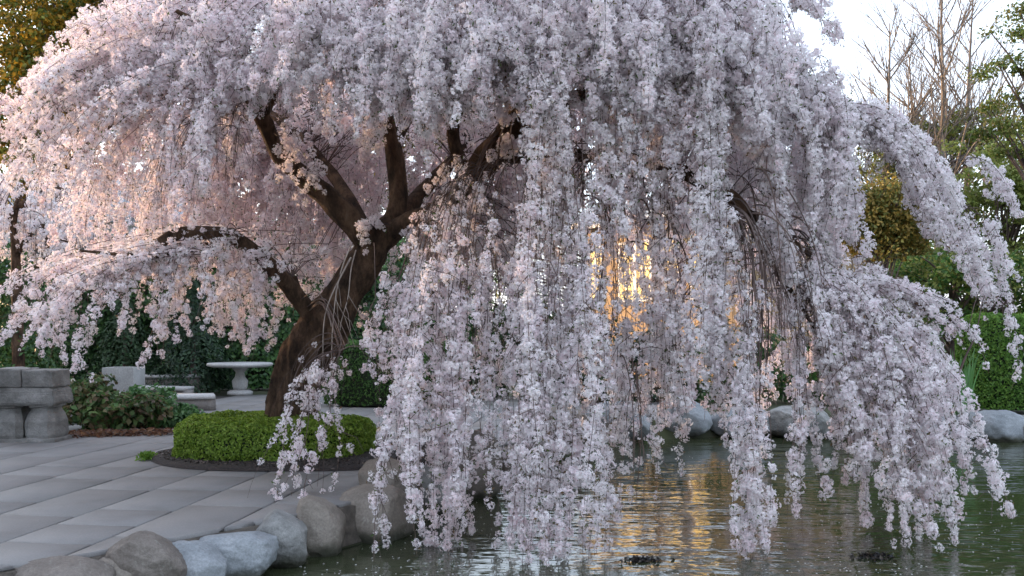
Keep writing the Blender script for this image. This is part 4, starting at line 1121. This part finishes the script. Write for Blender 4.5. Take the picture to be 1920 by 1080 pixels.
# far left edge and behind
fam('rear', [(320, 190, 13, 150, 400, 13.2), (400, 190, 13, 200, 480, 13.2), (500, 200, 12.8, 320, 500, 13.2), (600, 260, 12.5, 440, 520, 13.2)], 60, 50, 45, 0.5, 0.15, 1, 0.11, 0.9, 0.55, 0.2, fs=1.1)
fam('rear', [(560, 240, 12.6, 480, 500, 13.2), (650, 230, 12.5, 590, 500, 13.2), (780, 220, 12.6, 700, 500, 13.4), (900, 220, 12.8, 820, 530, 13.5), (1000, 240, 12.9, 930, 540, 13.5)], 125, 42, 50, 0.5, 0.05, 1, 0.12, 0.85, 0.5, 0.25, gap=0.15, fs=1.15)
# B  top of the dome
fam('mid', [(620, -60, 10.6, 560, 120, 9.6), (760, -80, 10.5, 720, 170, 9.3), (900, -80, 10.3, 880, 180, 9.1), (1050, -80, 10.2, 1040, 170, 8.9), (1200, -80, 10, 1210, 170, 8.8), (1290, -50, 9.8, 1330, 170, 8.7), (1360, 70, 9.6, 1470, 220, 8.7)], 210, 50, 45, 0.55, 0.03, 1, 0.13, 1.2, 0.22, 0.18)
fam('rear', [(560, 10, 11.6, 520, 180, 11.2), (720, -20, 11.8, 690, 180, 11.2), (900, -30, 12, 900, 220, 11.4), (1100, -30, 12, 1120, 260, 11.4), (1270, 0, 11.6, 1320, 300, 11.2), (1380, 90, 11, 1480, 380, 10.6)], 110, 50, 50, 0.5, 0.05, 1, 0.14, 1.0, 0.4, 0.15, fs=1.25)
fam('rear', [(980, 120, 11.4, 980, 330, 11.2), (1150, 110, 11.2, 1160, 360, 11), (1300, 140, 11, 1320, 420, 10.8), (1440, 180, 10.6, 1480, 460, 10.4), (1530, 230, 10, 1570, 480, 9.9)], 70, 45, 50, 0.4, 0.05, 1, 0.13, 1.0, 0.35, 0.12, fs=1.2)
# cloud-like puffs sitting on the face of the dome
fam('mid', [(560, 60, 9.6, 550, 110, 9.5), (700, 70, 9.2, 700, 120, 9.1), (850, 90, 9.0, 850, 140, 8.9), (1000, 70, 8.9, 1000, 120, 8.8), (1150, 90, 8.7, 1150, 140, 8.6), (1300, 90, 8.7, 1300, 140, 8.6), (1440, 150, 8.7, 1450, 200, 8.6)], 95, 50, 75, 0.25, 0.0, 1, 0.21, 3.4, 0.15, 0.08)
fam('mid', [(180, 120, 10.2, 160, 150, 10.1), (300, 120, 10, 280, 170, 9.9), (420, 110, 9.9, 400, 160, 9.8), (520, 130, 9.7, 510, 180, 9.6)], 34, 45, 55, 0.25, 0.0, 1, 0.19, 3.0, 0.4, 0.08)
fam('rear', [(400, 190, 13.2, 330, 440, 13.4), (500, 190, 13.2, 450, 460, 13.4), (620, 190, 13.2, 560, 480, 13.6), (700, 190, 13.2, 660, 480, 13.6)], 60, 40, 45, 0.4, 0.0, 1, 0.14, 1.0, 0.5, 0.2, fs=1.3)
fam('rear', [(880, 220, 12.4, 880, 480, 12.6), (960, 230, 12.4, 950, 520, 12.7), (1060, 230, 12.4, 1030, 470, 12.7)], 44, 30, 45, 0.4, 0.0, 1, 0.13, 0.95, 0.45, 0.15, fs=1.25)
# branch poking up into the sky
fam('front', [(1380, -60, 10.2, 1490, 20, 9.9), (1400, -50, 10.2, 1550, 50, 9.8), (1420, -40, 10.1, 1580, 95, 9.8)], 14, 10, 10, 0.2, 0.1, 1, 0.06, 1.0, 0.3, 0.08, hang=0.8)
# C  front of the dome: puffed columns ending above the fork
fam('front', [(690, 60, 9.7, 640, 260, 9.2), (760, 60, 9.5, 720, 230, 9.1), (840, 70, 9.3, 820, 240, 9.0), (930, 80, 9.2, 930, 230, 8.9)], 36, 26, 22, 0.3, 0.06, 1, 0.12, 1.15, 0.18, 0.2)
fam('front', [(990, 90, 9.1, 1010, 440, 8.7), (1030, 100, 9.0, 1050, 520, 8.6)], 17, 12, 40, 0.25, 0.05, 1, 0.11, 1.15, 0.1, 0.18)
fam('front', [(1080, 100, 9.0, 1100, 330, 8.6), (1170, 110, 8.9, 1170, 440, 8.5), (1260, 110, 8.9, 1270, 330, 8.5)], 32, 28, 45, 0.3, 0.05, 1, 0.11, 1.1, 0.15, 0.2)
fam('front', [(1315, 150, 8.8, 1325, 720, 8.4), (1345, 160, 8.8, 1350, 780, 8.4)], 16, 9, 45, 0.2, 0.06, 1, 0.12, 1.15, 0.03, 0.15)
fam('front', [(1435, 140, 8.8, 1455, 540, 8.5)], 8, 10, 35, 0.2, 0.06, 1, 0.11, 1.15, 0.03, 0.15)
fam('front', [(1380, 110, 9.1, 1400, 300, 8.8), (1470, 120, 9.0, 1520, 400, 8.8), (1520, 150, 9.0, 1560, 460, 8.9), (1535, 170, 9.0, 1600, 475, 8.9)], 44, 15, 34, 0.35, 0.04, 1, 0.115, 1.15, 0.15, 0.15)
# E  right arm arching out over the hedge
fam('front', [(1490, 220, 9.1, 1720, 380, 9.0), (1520, 215, 9.1, 1770, 450, 9.0), (1545, 210, 9.1, 1830, 540, 9.0), (1565, 210, 9.1, 1868, 590, 9.0)], 28, 10, 14, 0.2, 0.06, 1, 0.09, 1.15, 0.08, 0.16, swing=0.03, hang=0.78)
fam('front', [(1530, 215, 9.0, 1620, 270, 8.9), (1580, 220, 9.0, 1690, 300, 8.9)], 12, 12, 10, 0.2, 0.05, 1, 0.08, 1.0, 0.12, 0.08)
fam('front', [(1800, 300, 9.0, 1915, 412, 9.1)], 4, 6, 6, 0.1, 0.25, 1, 0.05, 1.0, 0.1, 0.10, swing=0.02, hang=0.7)
fam('front', [(1800, 360, 9.0, 1868, 580, 9.0), (1840, 430, 9.0, 1900, 650, 9.0)], 5, 8, 15, 0.1, 0.2, 1, 0.045, 0.9, 0.15, 0.06, gap=0.45, swing=0.03)
fam('front', [(1850, 520, 9.0, 1905, 715, 9.0)], 2, 6, 15, 0.1, 0.35, 1, 0.035, 0.8, 0.2, 0.05, gap=0.5)
# F  lower right cascade
fam('front', [(1480, 490, 8.9, 1570, 790, 8.5), (1505, 500, 8.9, 1635, 880, 8.4), (1520, 520, 8.85, 1700, 985, 8.3), (1550, 540, 8.8, 1765, 1000, 8.3), (1580, 560, 8.8, 1785, 850, 8.4)], 58, 18, 36, 0.25, 0.04, 1, 0.10, 1.1, 0.2, 0.10, hang=0.80)
fam('mid', [(1490, 520, 9.4, 1580, 760, 9.2), (1540, 540, 9.4, 1640, 800, 9.2), (1580, 570, 9.4, 1720, 820, 9.2)], 30, 30, 40, 0.3, 0.06, 1, 0.09, 0.85, 0.35, 0.12)
fam('front', [(1560, 530, 8.7, 1740, 620, 8.6), (1600, 540, 8.7, 1840, 650, 8.6)], 10, 12, 9, 0.15, 0.05, 1, 0.06, 1.0, 0.2, 0.14, swing=0.03, hang=0.75)
fam('front', [(1680, 620, 8.6, 1780, 800, 8.4), (1700, 640, 8.6, 1810, 870, 8.4)], 7, 12, 20, 0.15, 0.1, 1, 0.055, 0.95, 0.22, 0.1)
fam('front', [(1770, 790, 8.45, 1895, 975, 8.3)], 3, 5, 8, 0.08, 0.2, 1, 0.04, 0.95, 0.2, 0.06, gap=0.3, swing=0.03, hang=0.7)
fam('front', [(1770, 820, 8.45, 1815, 930, 8.35)], 2, 5, 10, 0.08, 0.2, 1, 0.04, 0.9, 0.2, 0.05, gap=0.3)
# D  lower front curtain: hangs from the middle limbs, bare above, in bloom below
fam('front', [(850, 370, 10.2, 715, 790, 9.0), (880, 345, 10.0, 770, 840, 8.9), (910, 330, 10, 830, 880, 8.7)], 17, 14, 40, 0.25, 0.52, 1, 0.065, 0.95, 0.42, 0.10, gap=0.1)
fam('front', [(850, 380, 10.0, 745, 940, 8.5), (890, 350, 9.9, 800, 1030, 8.2), (920, 320, 9.8, 845, 1045, 8.1), (960, 310, 9.8, 890, 1000, 8.2)], 24, 14, 36, 0.25, 0.50, 1, 0.07, 1.0, 0.32, 0.10, gap=0.1)
fam('front', [(800, 620, 9.0, 722, 1065, 8.0)], 4, 7, 10, 0.1, 0.25, 1, 0.04, 1.0, 0.3, 0.03, gap=0.2)
fam('front', [(980, 310, 9.6, 940, 1055, 8.0), (1020, 310, 9.5, 1000, 1065, 7.9), (1060, 310, 9.5, 1060, 1055, 7.9), (1100, 310, 9.4, 1125, 1055, 7.9)], 36, 14, 45, 0.25, 0.42, 1, 0.075, 1.0, 0.18, 0.12, gap=0.08)
fam('front', [(1120, 320, 9.4, 1150, 900, 8.4), (1170, 320, 9.4, 1200, 880, 8.4), (1220, 325, 9.4, 1255, 790, 8.6), (1280, 340, 9.2, 1300, 760, 8.7)], 23, 16, 55, 0.3, 0.45, 1, 0.06, 0.85, 0.22, 0.08, gap=0.2)
fam('front', [(1350, 400, 8.9, 1395, 1005, 7.95), (1365, 400, 8.9, 1418, 1030, 7.9), (1390, 410, 8.9, 1430, 1025, 7.9)], 12, 8, 22, 0.15, 0.60, 1, 0.075, 1.0, 0.06, 0.05)
fam('front', [(1420, 470, 8.95, 1480, 890, 8.4), (1460, 500, 8.9, 1540, 985, 8.1), (1490, 540, 8.9, 1570, 880, 8.4)], 11, 12, 40, 0.2, 0.62, 1, 0.05, 0.85, 0.28, 0.05, gap=0.3)
# spur clusters sitting on the bare limbs round the fork
fam('front', [(590, 325, 10.75, 575, 375, 10.7)], 4, 12, 10, 0.06, 0.0, 1, 0.07, 1.1, 0.25, 0.12)
fam('front', [(715, 205, 10.9, 690, 290, 10.8)], 5, 10, 18, 0.08, 0.0, 1, 0.07, 1.1, 0.15, 0.10)
fam('front', [(770, 440, 10.9, 762, 462, 10.85)], 3, 8, 6, 0.05, 0.0, 1, 0.06, 1.1, 0.2, 0.08)
fam('front', [(700, 425, 10.85, 690, 440, 10.8)], 3, 12, 5, 0.05, 0.0, 1, 0.05, 1.1, 0.25, 0.08)
fam('front', [(830, 330, 10.4, 815, 400, 10.3), (870, 270, 10.2, 850, 340, 10.1)], 3, 14, 16, 0.08, 0.0, 1, 0.06, 1.1, 0.25, 0.10)
fam('front', [(950, 270, 10.0, 945, 310, 9.9)], 3, 12, 10, 0.06, 0.0, 1, 0.05, 1.1, 0.2, 0.08)
fam('front', [(530, 250, 10.5, 560, 330, 10.4)], 4, 14, 16, 0.08, 0.0, 1, 0.06, 1.0, 0.3, 0.08)
fam('front', [(440, 440, 10.5, 420, 470, 10.45), (520, 500, 10.7, 500, 540, 10.6)], 5, 14, 10, 0.06, 0.0, 1, 0.05, 1.0, 0.4, 0.08)
fam('rear', [(780, 480, 10.6, 730, 740, 10.2), (900, 480, 10.4, 860, 780, 10), (1020, 500, 10.2, 1000, 800, 9.8), (1140, 540, 10, 1150, 800, 9.7), (1280, 560, 10, 1290, 780, 9.7)], 38, 36, 60, 0.4, 0.2, 1, 0.08, 0.8, 0.4, 0.05, gap=0.3)
# G  far side of the crown, thin enough for the sunlit house to glow through
fam('rear', [(1050, 200, 13, 1060, 470, 13.6), (1180, 200, 13.2, 1200, 500, 13.7), (1320, 250, 13.2, 1360, 740, 13.6), (1460, 320, 13, 1500, 780, 13.4), (1540, 380, 12.6, 1590, 740, 13)], 76, 45, 60, 0.4, 0.08, 1, 0.12, 0.85, 0.45, 0.2, gap=0.2, fs=1.2)
fam('rear', [(1000, 560, 12.6, 1000, 760, 13), (1180, 600, 12.6, 1180, 800, 13), (1320, 560, 12.6, 1320, 800, 13)], 22, 40, 40, 0.4, 0.12, 1, 0.09, 0.7, 0.45, 0.05, gap=0.3, fs=1.1)
fam('rear', [(1200, 250, 10.4, 1190, 400, 10.4), (1300, 280, 10.2, 1290, 480, 10.2), (1420, 330, 10, 1440, 480, 10), (1520, 330, 9.8, 1560, 520, 9.8)], 26, 32, 45, 0.35, 0.1, 1, 0.08, 0.7, 0.4, 0.12, gap=0.35)
# I  low left limb
fam('front', [(420, 462, 10.6, -20, 530, 9.9), (390, 465, 10.5, 20, 620, 9.6), (350, 465, 10.4, 90, 680, 9.6), (300, 478, 10.3, 130, 570, 9.8)], 36, 22, 14, 0.3, 0.03, 1, 0.06, 0.9, 0.42, 0.0, hang=0.88, gap=0.1)
fam('front', [(300, 470, 10.3, 210, 580, 9.9), (340, 472, 10.4, 285, 675, 10), (400, 472, 10.6, 340, 580, 10.2), (440, 480, 10.7, 410, 610, 10.4), (490, 500, 10.8, 450, 640, 10.5), (530, 530, 10.9, 505, 650, 10.7)], 42, 20, 25, 0.3, 0.0, 1, 0.055, 0.9, 0.42, 0.04)
fam('rear', [(420, 430, 11.2, 100, 520, 11.4), (460, 450, 11.3, 250, 550, 11.6), (540, 500, 11.5, 400, 550, 11.9), (600, 480, 11.9, 540, 580, 12.2), (640, 500, 12, 650, 590, 12.3)], 40, 40, 28, 0.4, 0.1, 1, 0.08, 0.8, 0.45, 0.1, gap=0.25)
# J  strands in front of the trunk
fam('front', [(636, 640, 9.2, 468, 955, 8.7), (640, 650, 9.2, 508, 925, 8.7), (645, 660, 9.2, 560, 965, 8.7), (648, 650, 9.2, 606, 985, 8.7)], 9, 4, 14, 0.10, 0.34, 1, 0.038, 0.9, 0.3, 0.05, hang=0.72, gap=0.22)
fam('front', [(700, 560, 9.3, 680, 700, 9.1), (770, 540, 9.3, 720, 690, 9.0), (780, 560, 10.4, 755, 650, 10.3)], 9, 14, 26, 0.2, 0.3, 1, 0.04, 0.8, 0.35, 0.05, gap=0.3)

n_front = 0
rear_acc, front_acc, rear_leaf, rear_twig = BAcc(), BAcc(), Acc(), Acc()
def nearest_limb(p):
    d = np.linalg.norm(ALLP[:, :3] - p, axis=1) + 0.25 * np.maximum(0, ALLP[:, 2] - p[2] - 0.4)
    return ALLP[d.argmin(), :3], d.min()
def add_twig(acc, path, r0, r1, seg=4):
    v, f = tube_arrays(path, np.linspace(r0, r1, len(path)), seg)
    acc.add(v, f)
for F_ in FAM:
    g = F_['g']
    for k in range(F_['n']):
        if len(g) > 1:
            u = (k + rng.uniform(0, 1)) / F_['n'] * (len(g) - 1); i0 = min(int(u), len(g) - 2); w = u - i0
            q = g[i0] * (1 - w) + g[i0 + 1] * w
        else: q = g[0].copy()
        dj = rng.normal(0, F_['jd'])
        o = P(q[0] + rng.normal(0, F_['jx']), q[1] + rng.normal(0, F_['jy'] * 0.7), q[2] + dj * 0.6)
        tip = P(q[3] + rng.normal(0, F_['tj'][0]), q[4] + rng.normal(0, F_['tj'][1]), q[5] + dj)
        tip[2] = max(tip[2], WATER_Z + 0.015)
        c = strand_curve(o, tip, F_['rise'] * rng.uniform(0.5, 1.4), F_['swing'], F_['hang'])
        lp, ld = nearest_limb(o)
        con = catmull([lp, (lp + o) / 2 + [0, 0, 0.12 * ld], o, c[2]], 5)[:-5]
        path = np.vstack([con[:-1], c])
        frac = len(con) / len(path)
        front = F_['kind'] != 'rear'; solo = F_['kind'] == 'front'
        acc, lac, tw = (BAcc(), Acc(), Acc()) if (solo and n_front < 298) else (front_acc if front else rear_acc, rear_leaf, rear_twig)
        own = acc is not rear_acc and acc is not front_acc
        pk = float(np.clip(F_['pink'] + rng.normal(0, 0.14), 0, 1)); fz = (F_['fs'] or 1.0) * rng.uniform(0.82, 1.22)
        Lp = np.linalg.norm(np.diff(path, axis=0), axis=1).sum()
        add_twig(tw, path, 0.0035 + 0.0009 * Lp * rng.uniform(0.5, 1.1), 0.0018)
        # side shoots
        for s in range(int(Lp * (1.6 if front else 1.0))):
            a = rng.integers(len(con) + 2, len(path) - 3); b_ = path[a]
            e = b_ + np.r_[rng.normal(0, 0.10, 2), -rng.uniform(0.08, 0.34)]
            sc_ = np.array([b_, b_ * 0.5 + e * 0.5 + [*(rng.normal(0, 0.02, 2)), 0.03], e])
            add_twig(tw, sc_, 0.004, 0.002, 3)
            if e[2] > WATER_Z + 0.05 and rng.uniform() < 0.75:
                blossom_sleeve(acc, lac, sc_, 0.2, 1, F_['sleeve'] * 0.55, F_['dens'] * 0.8, front, pk, 0.8 * fz)
        blossom_sleeve(acc, lac, c, F_['t0'] * rng.uniform(0.5, 1.3), F_['t1'], F_['sleeve'] * (0.85 if F_['sleeve'] > 0.076 else 0.8) * rng.uniform(0.6, 1.25), F_['dens'], front, pk, fz, F_['gap'])
        if own and acc.n:
            n_front += 1
            br = obj('weeping_branch', tw.mesh('weeping_branch', M['twig'], True), cherry)
            acc.build('blossoms', br, True)
            if lac.n: tag(obj('young_leaves', lac.mesh('young_leaves', M['leaf']), br), kind='stuff')
            for ch in br.children: ch.location = (0, 0, 0)
rear_acc.build('inner_blossoms', cherry, False)
if front_acc.n: front_acc.build('outer_blossoms', cherry, True)
tag(obj('inner_leaves', rear_leaf.mesh('inner_leaves', M['leaf']), cherry), kind='stuff')
tag(obj('inner_twigs', rear_twig.mesh('inner_twigs', M['twig'], True), cherry), kind='stuff')

# bare hanging stems that show between the curtains
def stems(guides, n, jx, jy, r0, mat='twig', rise=0.1, jd=0.15, name='bare_stem'):
    g = np.array(guides, float)
    for k in range(n):
        u = (k + rng.uniform(0, 1)) / n * (len(g) - 1) if len(g) > 1 else 0; i0 = min(int(u), max(0, len(g) - 2)); w = u - i0
        q = g[i0] * (1 - w) + g[min(i0 + 1, len(g) - 1)] * w; d = rng.normal(0, jd)
        c = strand_curve(P(q[0] + rng.normal(0, jx), q[1] + rng.normal(0, jy), q[2] + d), P(q[3] + rng.normal(0, jx * 1.5), q[4] + rng.normal(0, jy), q[5] + d), rise, 0.03)
        a = Acc(); add_twig(a, c, r0 * rng.uniform(0.6, 1.2), r0 * 0.25, 6)
        for s in range(3):
            b_ = c[rng.integers(6, 18)]; e = b_ + np.r_[rng.normal(0, 0.12, 2), -rng.uniform(0.15, 0.45)]
            add_twig(a, np.array([b_, b_ * 0.5 + e * 0.5 + [0, 0, 0.05], e]), r0 * 0.3, 0.002, 4)
        obj(name, a.mesh(name, M[mat], True), cherry)
stems([(1385, 372, 8.8, 1430, 640, 8.4), (1395, 372, 8.8, 1480, 670, 8.4), (1440, 400, 8.8, 1550, 640, 8.4)], 20, 20, 42, 0.009, rise=0.0, jd=0.3)
stems([(1392, 420, 8.8, 1395, 760, 8.6), (1440, 470, 8.8, 1432, 720, 8.6), (1415, 450, 8.6, 1412, 800, 8.4)], 6, 5, 30, 0.015)
stems([(1480, 440, 8.9, 1540, 560, 8.8)], 6, 10, 14, 0.009)
stems([(380, 210, 10.0, 300, 400, 9.6), (440, 200, 10.0, 370, 340, 9.6), (480, 210, 10.0, 430, 330, 9.6)], 20, 16, 25, 0.006)
stems([(880, 360, 9.5, 880, 520, 9.3), (905, 500, 9.2, 925, 700, 9.0), (960, 470, 9.1, 960, 720, 8.9)], 9, 14, 30, 0.010)
stems([(1080, 360, 9.4, 1080, 520, 9.2), (1130, 330, 9.4, 1150, 540, 9.2), (1190, 380, 9.4, 1240, 600, 9.2), (1260, 420, 9.4, 1300, 640, 9.2)], 18, 16, 30, 0.009)
stems([(1170, 640, 8.8, 1178, 900, 8.4), (1205, 700, 8.8, 1215, 980, 8.0)], 4, 10, 20, 0.008)
stems([(660, 470, 9.4, 600, 700, 9.1), (660, 480, 9.4, 620, 720, 9.1), (668, 500, 9.4, 655, 590, 9.2)], 3, 3, 12, 0.011, 'stem', -0.25, 0.05)
stems([(625, 640, 9.1, 540, 740, 8.9), (632, 650, 9.1, 580, 760, 8.9), (640, 650, 9.1, 690, 700, 9.0)], 6, 6, 14, 0.004, 'twig', 0.1, 0.08)
print('flowers', NFLOW, 'front strands', n_front)

# ---- second, smaller cherry in the left background
c2 = P(40, 0, 19.0)
ch2 = empty('cherry_tree', (c2[0], c2[1], 0), 'smaller blue-white cherry standing before the pale house at left', 'tree')
v0, f0 = bark_tube(catmull([P(35, 735, 19), P(33, 600, 19), P(30, 480, 19), P(25, 420, 19), P(40, 350, 19)], 6), np.linspace(0.13, 0.04, 25), 12)
obj('trunk', mesh_data('trunk', v0, f0, M['bark'], smooth=True), ch2)
for pp in ([P(30, 480, 19), P(70, 420, 18.8), P(90, 440, 18.5), P(130, 455, 18.3)], [P(70, 505, 18.9), P(95, 460, 18.8), P(75, 430, 18.6), P(110, 400, 18.4)], [P(28, 430, 19), P(0, 380, 18.8), P(-60, 370, 18.5)], [P(33, 390, 19), P(90, 350, 18.8), P(150, 370, 18.5)]):
    q = catmull(pp, 5); v0, f0 = bark_tube(q, np.linspace(0.06, 0.015, len(q)), 8); obj('limb', mesh_data('limb', v0, f0, M['bark'], smooth=True), ch2)
a2, t2 = BAcc(), Acc()
for k in range(120):
    o = P(rng.uniform(-90, 190), rng.uniform(315, 440), 19 + rng.normal(0, 0.7)); tip = o + [rng.normal(0, 0.5), rng.normal(0, 0.3), -rng.uniform(0.5, 1.6)]
    c = strand_curve(o, tip, 0.25); add_twig(t2, c, 0.009, 0.004)
    blossom_sleeve(a2, None, c, 0, 1, 0.12, 0.75, False, 0.2, 1.3)
a2.build('blossoms', ch2, False)
tag(obj('twigs', t2.mesh('twigs', M['twig'], True), ch2), kind='stuff')

# ---- floating debris and drifting petals on the water
def float_clump(px, py, w, label):
    Y = F * (CAMZ - WATER_Z) / (py - HY); c = P(px, py, Y); n = 160
    cen = np.c_[c[0] + rng.normal(0, w, n), c[1] + rng.normal(0, w * 0.7, n), WATER_Z + rng.uniform(0.002, 0.02, n)]
    nr = rand_unit(n) * [0.6, 0.6, 1]; nr[:, 2] = np.abs(nr[:, 2]) + 0.3; nr /= np.linalg.norm(nr, axis=1)[:, None]
    v, f, cc_ = leaf_arrays(cen, nr, rng.uniform(0.02, 0.05, n), palette(n, [(0.02, 0.02, 0.022), (0.035, 0.03, 0.03), (0.05, 0.04, 0.03)]), 0.6)
    o = obj('floating_weed', mesh_data('floating_weed', v, f, M['needle'], cc_)); tag(o, label, 'pond weed', 'dark weed floating on the pond', 'stuff')
float_clump(1640, 1046, 0.085, 'dark clump of weed floating right of the lowest blossom column')
float_clump(1205, 1052, 0.06, 'small dark weed patch floating between two blossom curtains')
n = 1100
pxs = rng.uniform(560, 1900, n); pys = 850 + 230 * rng.uniform(0, 1, n) ** 0.8
Ys = F * (CAMZ - WATER_Z) / (pys - HY); cen = np.c_[(pxs - 960) / F * Ys, Ys, np.full(n, WATER_Z + 0.004)]
cen = cen[poly_sdf(cen[:, 0], cen[:, 1], POND) < -0.25]; n = len(cen)
nr = np.tile([0, 0, 1.0], (n, 1)) + rng.normal(0, 0.05, (n, 3)); nr /= np.linalg.norm(nr, axis=1)[:, None]
v_, f_, c_ = leaf_arrays(cen, nr, rng.uniform(0.012, 0.022, n), tints(n, 0.3), 0.8, 0.05)
tag(obj('fallen_petals', mesh_data('fallen_petals', v_, f_, M['petal_loose'], c_)), 'pale cherry petals scattered on the pond water', 'petals', kind='stuff')
print('triangles', sum(len(o.data.loops) - 2 * len(o.data.polygons) for o in bpy.data.objects if o.type == 'MESH'), 'objects', len(bpy.data.objects))
